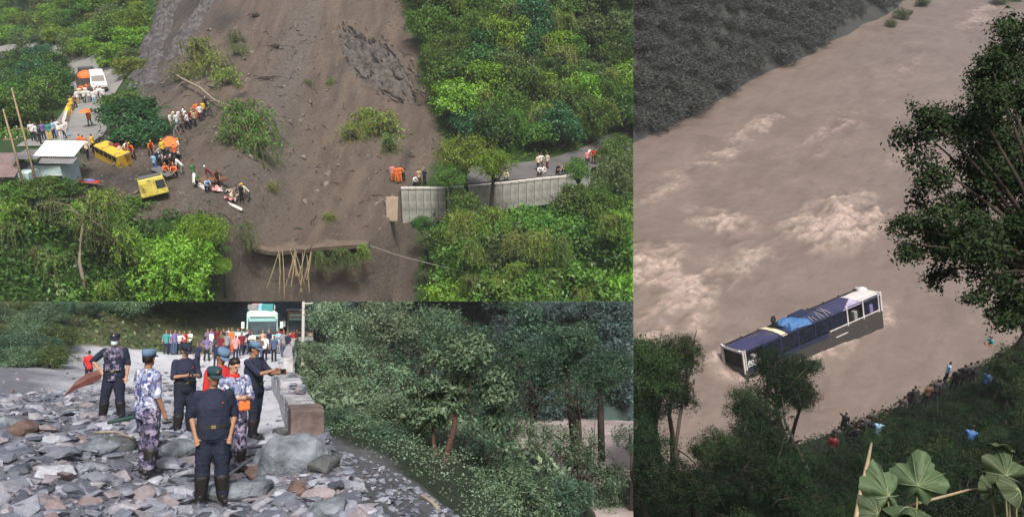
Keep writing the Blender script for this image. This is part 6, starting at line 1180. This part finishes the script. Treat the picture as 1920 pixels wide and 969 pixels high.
# ---------------- plants of the near bank
LSC = 'dark shrub on the near bank below the camera'
def put_s(k, q, rs):
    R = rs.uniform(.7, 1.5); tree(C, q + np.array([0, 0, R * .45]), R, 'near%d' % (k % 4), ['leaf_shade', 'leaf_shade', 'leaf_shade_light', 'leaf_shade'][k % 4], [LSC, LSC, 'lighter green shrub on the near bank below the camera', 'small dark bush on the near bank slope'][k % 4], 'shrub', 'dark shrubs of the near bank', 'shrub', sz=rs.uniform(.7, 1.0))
wlv = lambda u: np.interp(u, [1187, 1300, 1420, 1530, 1600, 1680, 1760, 1840, 1920], [925, 905, 880, 860, 825, 790, 755, 715, 660])
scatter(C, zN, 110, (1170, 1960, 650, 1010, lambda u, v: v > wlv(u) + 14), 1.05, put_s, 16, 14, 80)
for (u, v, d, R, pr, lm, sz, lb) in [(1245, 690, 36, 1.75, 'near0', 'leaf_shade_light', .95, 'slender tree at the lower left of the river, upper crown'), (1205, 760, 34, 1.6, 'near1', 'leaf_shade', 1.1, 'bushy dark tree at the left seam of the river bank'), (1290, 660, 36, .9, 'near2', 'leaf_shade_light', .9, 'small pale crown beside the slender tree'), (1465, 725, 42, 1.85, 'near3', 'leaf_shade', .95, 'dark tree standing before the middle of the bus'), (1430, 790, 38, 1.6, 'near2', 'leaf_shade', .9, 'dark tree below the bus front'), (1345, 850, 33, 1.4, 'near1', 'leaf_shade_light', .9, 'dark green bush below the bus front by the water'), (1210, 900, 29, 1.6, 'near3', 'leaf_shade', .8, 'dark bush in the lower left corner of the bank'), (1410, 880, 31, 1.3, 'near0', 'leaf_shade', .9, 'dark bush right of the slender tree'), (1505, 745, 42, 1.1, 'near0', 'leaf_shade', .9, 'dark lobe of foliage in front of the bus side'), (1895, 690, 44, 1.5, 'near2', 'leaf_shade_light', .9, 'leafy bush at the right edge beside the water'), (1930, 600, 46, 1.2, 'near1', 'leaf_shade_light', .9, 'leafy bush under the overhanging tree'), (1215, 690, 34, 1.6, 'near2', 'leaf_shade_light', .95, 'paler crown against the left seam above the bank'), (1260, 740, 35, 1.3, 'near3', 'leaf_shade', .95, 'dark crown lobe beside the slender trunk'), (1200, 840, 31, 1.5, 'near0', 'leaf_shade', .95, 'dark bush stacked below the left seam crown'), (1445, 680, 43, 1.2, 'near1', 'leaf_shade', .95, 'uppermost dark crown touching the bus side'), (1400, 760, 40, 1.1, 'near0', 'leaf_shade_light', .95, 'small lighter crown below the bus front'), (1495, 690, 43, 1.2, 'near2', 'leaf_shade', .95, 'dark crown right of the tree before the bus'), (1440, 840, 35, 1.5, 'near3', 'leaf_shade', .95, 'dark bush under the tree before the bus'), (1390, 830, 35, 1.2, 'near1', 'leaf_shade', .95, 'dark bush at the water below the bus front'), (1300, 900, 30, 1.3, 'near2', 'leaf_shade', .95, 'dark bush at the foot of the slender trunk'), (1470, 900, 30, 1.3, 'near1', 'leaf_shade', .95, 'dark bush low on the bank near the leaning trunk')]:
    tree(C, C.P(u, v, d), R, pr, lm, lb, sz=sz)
def bare(pts, lb, twigs, r0=.11):
    p = [C.P(*q) for q in pts]; stick('bare_tree', C, p, np.linspace(r0, .03, len(p)), MATS['bark'], lb, 'tree', None, 7, twigs, .8)
bare([(1275, 925, 31), (1266, 840, 33), (1278, 760, 35), (1296, 690, 36), (1298, 650, 36.5)], 'thin bare trunk rising through the lower left trees', 7); bare([(1515, 885, 36), (1490, 830, 38), (1472, 790, 40), (1466, 740, 41.5)], 'thin leaning trunk with bare branches below the bus', 8); bare([(1225, 945, 30), (1215, 870, 32), (1200, 800, 33)], 'dark trunk at the lower left corner', 3)
rs = np.random.default_rng(51); n = 26000; x = rs.uniform(4, 52, n); y = yl(x) - rs.random(n) * 30; d_ok = (y > 10); x, y = x[d_ok][:15000], y[d_ok][:15000]
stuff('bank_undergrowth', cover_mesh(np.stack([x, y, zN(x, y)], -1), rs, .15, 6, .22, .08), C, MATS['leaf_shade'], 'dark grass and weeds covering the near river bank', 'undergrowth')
# overhanging tree at the right
ctr = C.P(1850, 350, 12.5); base = C.P(2080, 900, 12.0); ot = thing('overhanging_tree', C, base, 'large dark leafy tree overhanging the river at the right edge', 'tree')
fork = C.P(1985, 520, 12.3) - base; part('trunk', MB().tube([(0, 0, -2.5), fork * .5 + np.array([.15, 0, 0]), fork], [.26, .22, .17], 9), ot, MATS['bark'], smooth=True)
LOB = [(1790, 235, .42), (1745, 260, .36), (1840, 215, .42), (1890, 165, .42), (1925, 110, .42), (1850, 155, .22), (1770, 320, .36), (1830, 300, .50), (1890, 270, .55), (1940, 220, .5), (1800, 380, .34), (1860, 380, .52), (1920, 350, .5), (1720, 430, .34), (1765, 450, .42), (1705, 470, .22), (1820, 450, .45), (1880, 450, .5), (1940, 440, .5), (1770, 505, .26), (1830, 520, .28), (1880, 530, .34), (1730, 385, .2), (1920, 560, .32), (1960, 330, .6), (1970, 500, .5), (1905, 585, .22), (1700, 420, .2), (1690, 455, .16), (1740, 215, .2), (1860, 130, .3), (1905, 70, .35), (1835, 560, .2), (2020, 200, .6), (2060, 330, .6), (2040, 450, .6), (2000, 90, .5), (2120, 250, .6), (2110, 400, .6), (2070, 130, .55), (2180, 330, .5)]
rl_ = np.random.default_rng(123); lobs = []
for (u, v, r) in LOB:
    c_ = C.P(u, v, 12.5 + rl_.normal() * .35) - base
    part('branch', MB().tube([fork, fork * .45 + c_ * .55 + np.array([0, 0, .12]), c_], [.05, .03, .008], 5), ot, MATS['bark'], smooth=True)
    for _ in range(3 if r > .1 else 1): lobs.append((c_ + rl_.normal(size=3) * r * .5, (r * .66, r * .66, r * .5)))
P_, N_, T_ = crown_pts(lobs, 950, 9, .07, rl_, .6, .5, .3, .12); v, f, tt_ = leaves(P_, N_, .062 * (.5 + 1.0 * rl_.random(len(P_))), rl_, .50, .5, T_); part('crown', mesh_from('crown', v, f, attrs={'tint': tt_}), ot, leafmat('leaf_overhang', (.010, .026, .009), (.042, .080, .028), .2, .65, .15))
# broad-leaved plant close to the camera
leafmat('broad_leaf', (.055, .088, .042), (.095, .135, .07), .3, .55, .2)
def big_leaf(seed, lobes_=5):
    rng = np.random.default_rng(seed); n = 40; an = np.linspace(-math.pi, math.pi, n, endpoint=False); r = .62 + .30 * np.abs(np.cos(an * lobes_ / 2)) ** 1.5; r = r * (1 - .45 * np.exp(-((np.abs(an) - math.pi) / .35) ** 2)) + .03 * rng.normal(size=n)
    vs = [(0, -.15, 0)]; fs = []
    for j, k in enumerate((.33, .66, 1.0)):
        for i in range(n): x, y = r[i] * k * math.sin(an[i]), r[i] * k * math.cos(an[i]); vs.append((x * .55, y * .6 - .15 * (1 - k), -.22 * k * k + .05 * k * math.cos(an[i] * lobes_)))
    for i in range(n): fs.append((0, 1 + i, 1 + (i + 1) % n))
    for j in range(2):
        for i in range(n): fs.append((1 + j * n + i, 1 + (j + 1) * n + i, 1 + (j + 1) * n + (i + 1) % n, 1 + j * n + (i + 1) % n))
    vv = MB().add(vs, fs).mesh('leaf', True); at = vv.attributes.new('tint', 'FLOAT', 'FACE'); at.data.foreach_set('value', rng.random(len(vv.polygons)).astype(np.float32)); return vv
def leaf_plant(rows, foot, label):
    f_ = C.P(*foot); o = thing('broadleaf_plant', C, f_, label, 'plant')
    for k, (u, v, d, s, rx, rz) in enumerate(rows):
        q = C.P(u, v, d) - f_; part('stem', MB().tube([(0, 0, 0), q * .5 + np.array([.03, 0, -.05]), q], [.012, .009, .005], 5), o, MATS['bamboo_stem']); lo_ = part('leaf', big_leaf(k + int(u), 5 if k % 2 == 0 else 4), o, MATS['broad_leaf'], Mx(q, rz, rx, .15 * (-1) ** k, s)); [part('vein', MB().tube([(0, -.15, .006), (.25 * math.sin(a_), .27 * math.cos(a_) - .08, -.045), (.47 * math.sin(a_), .5 * math.cos(a_), -.20)], [.012, .008, .003], 4), lo_, mat('leaf_vein', (.16, .20, .11), .6, .1)) for a_ in (-1.9, -1.1, -.35, .35, 1.1, 1.9)]
leaf_plant([(1662, 915, 4.5, .29, .75, .3), (1722, 895, 4.6, .32, .7, -.5), (1708, 950, 4.4, .31, .8, 2.6), (1640, 955, 4.3, .18, .7, .8), (1628, 985, 4.2, .22, .6, 1.8)], (1690, 1220, 4.6), 'pale broad-leaved plant in the foreground at the bottom')
leaf_plant([(1888, 880, 4.8, .26, .7, -.3), (1878, 832, 4.9, .16, 1.0, 2.8), (1857, 915, 4.8, .15, .9, .5), (1905, 915, 4.7, .22, .6, 1.4)], (1900, 1220, 4.8), 'pale broad-leaved plant in the lower right corner')
stick('dry_twig', C, [C.P(1700, 948, 4.8), C.P(1770, 930, 4.9), C.P(1815, 918, 5.0), C.P(1845, 914, 5.0)], [.010, .009, .008, .006], MATS['dry_stem'], 'dry tan twig lying across the foreground plants', 'twig'); stick('bamboo_stick', C, [C.P(1600, 1000, 6), C.P(1612, 930, 6.2), C.P(1628, 860, 6.5), C.P(1634, 830, 6.7)], [.02, .018, .015, .01], MATS['dry_stem'], 'pale upright cane at the bottom of the bank', 'cane')
# ---------------- people on the near bank
for (u, v, pose, yaw_, sh_, lg, lb) in [(1768, 722, 'phone', 80, 'skyblue', 'black', 'person in light blue top bending over water at the bank'), (1795, 730, 'standl', 170, 'black', 'black', 'person in black standing beside the bending person'), (1806, 725, 'standl', 190, 'darkgrey', 'black', 'person in dark grey at the water edge'), (1852, 660, 'crouch', -60, 'teal', 'orange', 'person in teal and orange low at the water edge'), (1838, 745, 'walk', 120, 'blue', 'black', 'person in blue top climbing the dark bank'), (1808, 850, 'crouch', 150, 'blue', 'black', 'person in bright blue top crouching amid dark shrubs'), (1745, 758, 'standl', 160, 'darkgrey', 'black', 'person in dark clothes standing above the waterline'), (1698, 775, 'standl', 170, 'black', 'black', 'person in black clothes by the middle waterline'), (1668, 800, 'bend', 100, 'black', 'darkgrey', 'person in black bending by the waterline'), (1640, 830, 'crouch', 160, 'skyblue', 'black', 'person in light blue sitting low on the bank'), (1612, 830, 'standl', 170, 'darkgrey', 'black', 'person in dark grey beside the pale light blue one'), (1575, 820, 'point', 150, 'black', 'black', 'person in black pointing at the river'), (1552, 868, 'standl', 160, 'maroon', 'black', 'person in maroon top at the left end of the watchers'), (1595, 850, 'hips', 170, 'black', 'black', 'person in black beside the one in maroon')] + [(u_, v_, po_, 150 + 3 * (u_ % 20), c_, 'black', 'dark figure among the watchers along the water') for (u_, v_, po_, c_) in ((1560, 850, 'standl', 'darkgrey'), (1584, 842, 'walk', 'black'), (1603, 838, 'stand', 'black'), (1625, 820, 'standl', 'darkgrey'), (1655, 806, 'crouch', 'black'), (1682, 790, 'walk', 'darkgrey'), (1712, 778, 'bend', 'black'), (1730, 766, 'standl', 'brown'), (1757, 750, 'crouch', 'black'), (1782, 738, 'standl', 'black'), (1818, 722, 'hips', 'darkgrey'), (1870, 690, 'crouch', 'black'))]:
    q = onC(u, v, .30); crowd_person(C, q, pose, R_(yaw_), sh_, lg, lb, 'people on the near river bank', 1.0, None, 1)
# ================================================================ labels that repeat: number them across the view
by = {}
for o, u in THINGS: by.setdefault(o['label'], []).append((u, o))
for lb, rows in by.items():
    if len(rows) < 2: continue
    rows.sort(key=lambda r: r[0])
    for k, (u, o) in enumerate(rows): o['label'] = '%s, %s from left' % (lb, ordinal(k + 1))

# ================================================================ each place ends where its neighbour begins
bpy.context.view_layer.update()
Rc = Matrix.Rotation(math.radians(90) + PITCH, 3, 'X')
def plane_u(u, sign): return Rc @ Vector((sign * FPX, 0, sign * (u - CX))).normalized()      # keeps the side the normal points away from
def plane_v(v, sign): return Rc @ Vector((0, -sign * FPX, sign * (v - CY))).normalized()
SEAMS = {'A': [plane_u(SEAM_U, 1), plane_v(SEAM_V, 1)], 'B': [plane_u(SEAM_U, 1), plane_v(SEAM_V, -1)], 'C': [plane_u(SEAM_U, -1)]}
def root(o):
    while o.parent: o = o.parent
    return o
gone = []
for o in list(sc.objects):
    if o.type != 'MESH': continue
    pl = SEAMS[PANEL[root(o).name]]; Mw = o.matrix_world; cut = []; dead = False
    bb = [Mw @ Vector(c) - EYE for c in o.bound_box]
    for n in pl:
        ds = [q.dot(n) for q in bb]
        if min(ds) >= 0: dead = True; break
        if max(ds) > 0: cut.append(n)
    if not dead and cut:
        me = o.data.copy(); bm = bmesh.new(); bm.from_mesh(me); Mi = Mw.inverted(); lp = Mi @ EYE
        for n in cut:
            ln = (Mw.to_3x3().transposed() @ n).normalized()
            g = list(bm.verts) + list(bm.edges) + list(bm.faces)
            bmesh.ops.bisect_plane(bm, geom=g, plane_co=lp, plane_no=ln, clear_outer=True, dist=1e-6)
        if o.name.startswith(('trunk', 'stem')) and len(bm.verts):      # keep the largest piece of a cut trunk
            left = set(bm.verts); isl = []
            while left:
                st = [left.pop()]; grp = list(st)
                while st:
                    for e in st.pop().link_edges:
                        for w in e.verts:
                            if w in left: left.discard(w); st.append(w); grp.append(w)
                isl.append(grp)
            isl.sort(key=len)
            if o.name.startswith('trunk'): bmesh.ops.delete(bm, geom=[w for g_ in isl[:-1] for w in g_], context='VERTS')
        bm.to_mesh(me); dead = len(bm.faces) == 0; bm.free()
        if not dead:
            sl = [s.material for s in o.material_slots]; o.data = me
            for k, m in enumerate(sl):
                if k < len(o.material_slots): o.material_slots[k].link = 'OBJECT'; o.material_slots[k].material = m
    if dead: gone.append(o)
for o in gone:
    for c in list(o.children):
        if c not in gone: c.parent = o.parent; 
    bpy.data.objects.remove(o)
for o in list(sc.objects):
    if o.type == 'EMPTY' and not o.children: bpy.data.objects.remove(o)

# ================================================================ thin wet air round everything
bpy.context.view_layer.update()
lo = Vector((1e9,) * 3); hi = Vector((-1e9,) * 3)
for o in sc.objects:
    if o.type != 'MESH': continue
    for c in o.bound_box:
        q = o.matrix_world @ Vector(c); lo = Vector(map(min, lo, q)); hi = Vector(map(max, hi, q))
lo = Vector(map(min, lo, EYE)) - Vector((4, 4, 1)); hi = Vector(map(max, hi, EYE)) + Vector((4, 4, 1.5))
c = (lo + hi) / 2; d = hi - lo
hz = bpy.data.objects.new('haze', MB().box((0, 0, 0), tuple(d)).mesh('haze')); COL.objects.link(hz); hz.location = c; hz['kind'] = 'stuff'; hz['label'] = 'thin pale wet air over the whole valley'; hz['category'] = 'haze'
hm = bpy.data.materials.new('haze_air'); hm.use_nodes = True; t = hm.node_tree; t.nodes.clear()
ho = t.nodes.new("ShaderNodeOutputMaterial"); pv = t.nodes.new("ShaderNodeVolumePrincipled"); pv.inputs['Color'].default_value = (.80, .86, .92, 1); pv.inputs['Density'].default_value = HAZE; t.links.new(pv.outputs[0], ho.inputs['Volume']); hz.data.materials.append(hm)
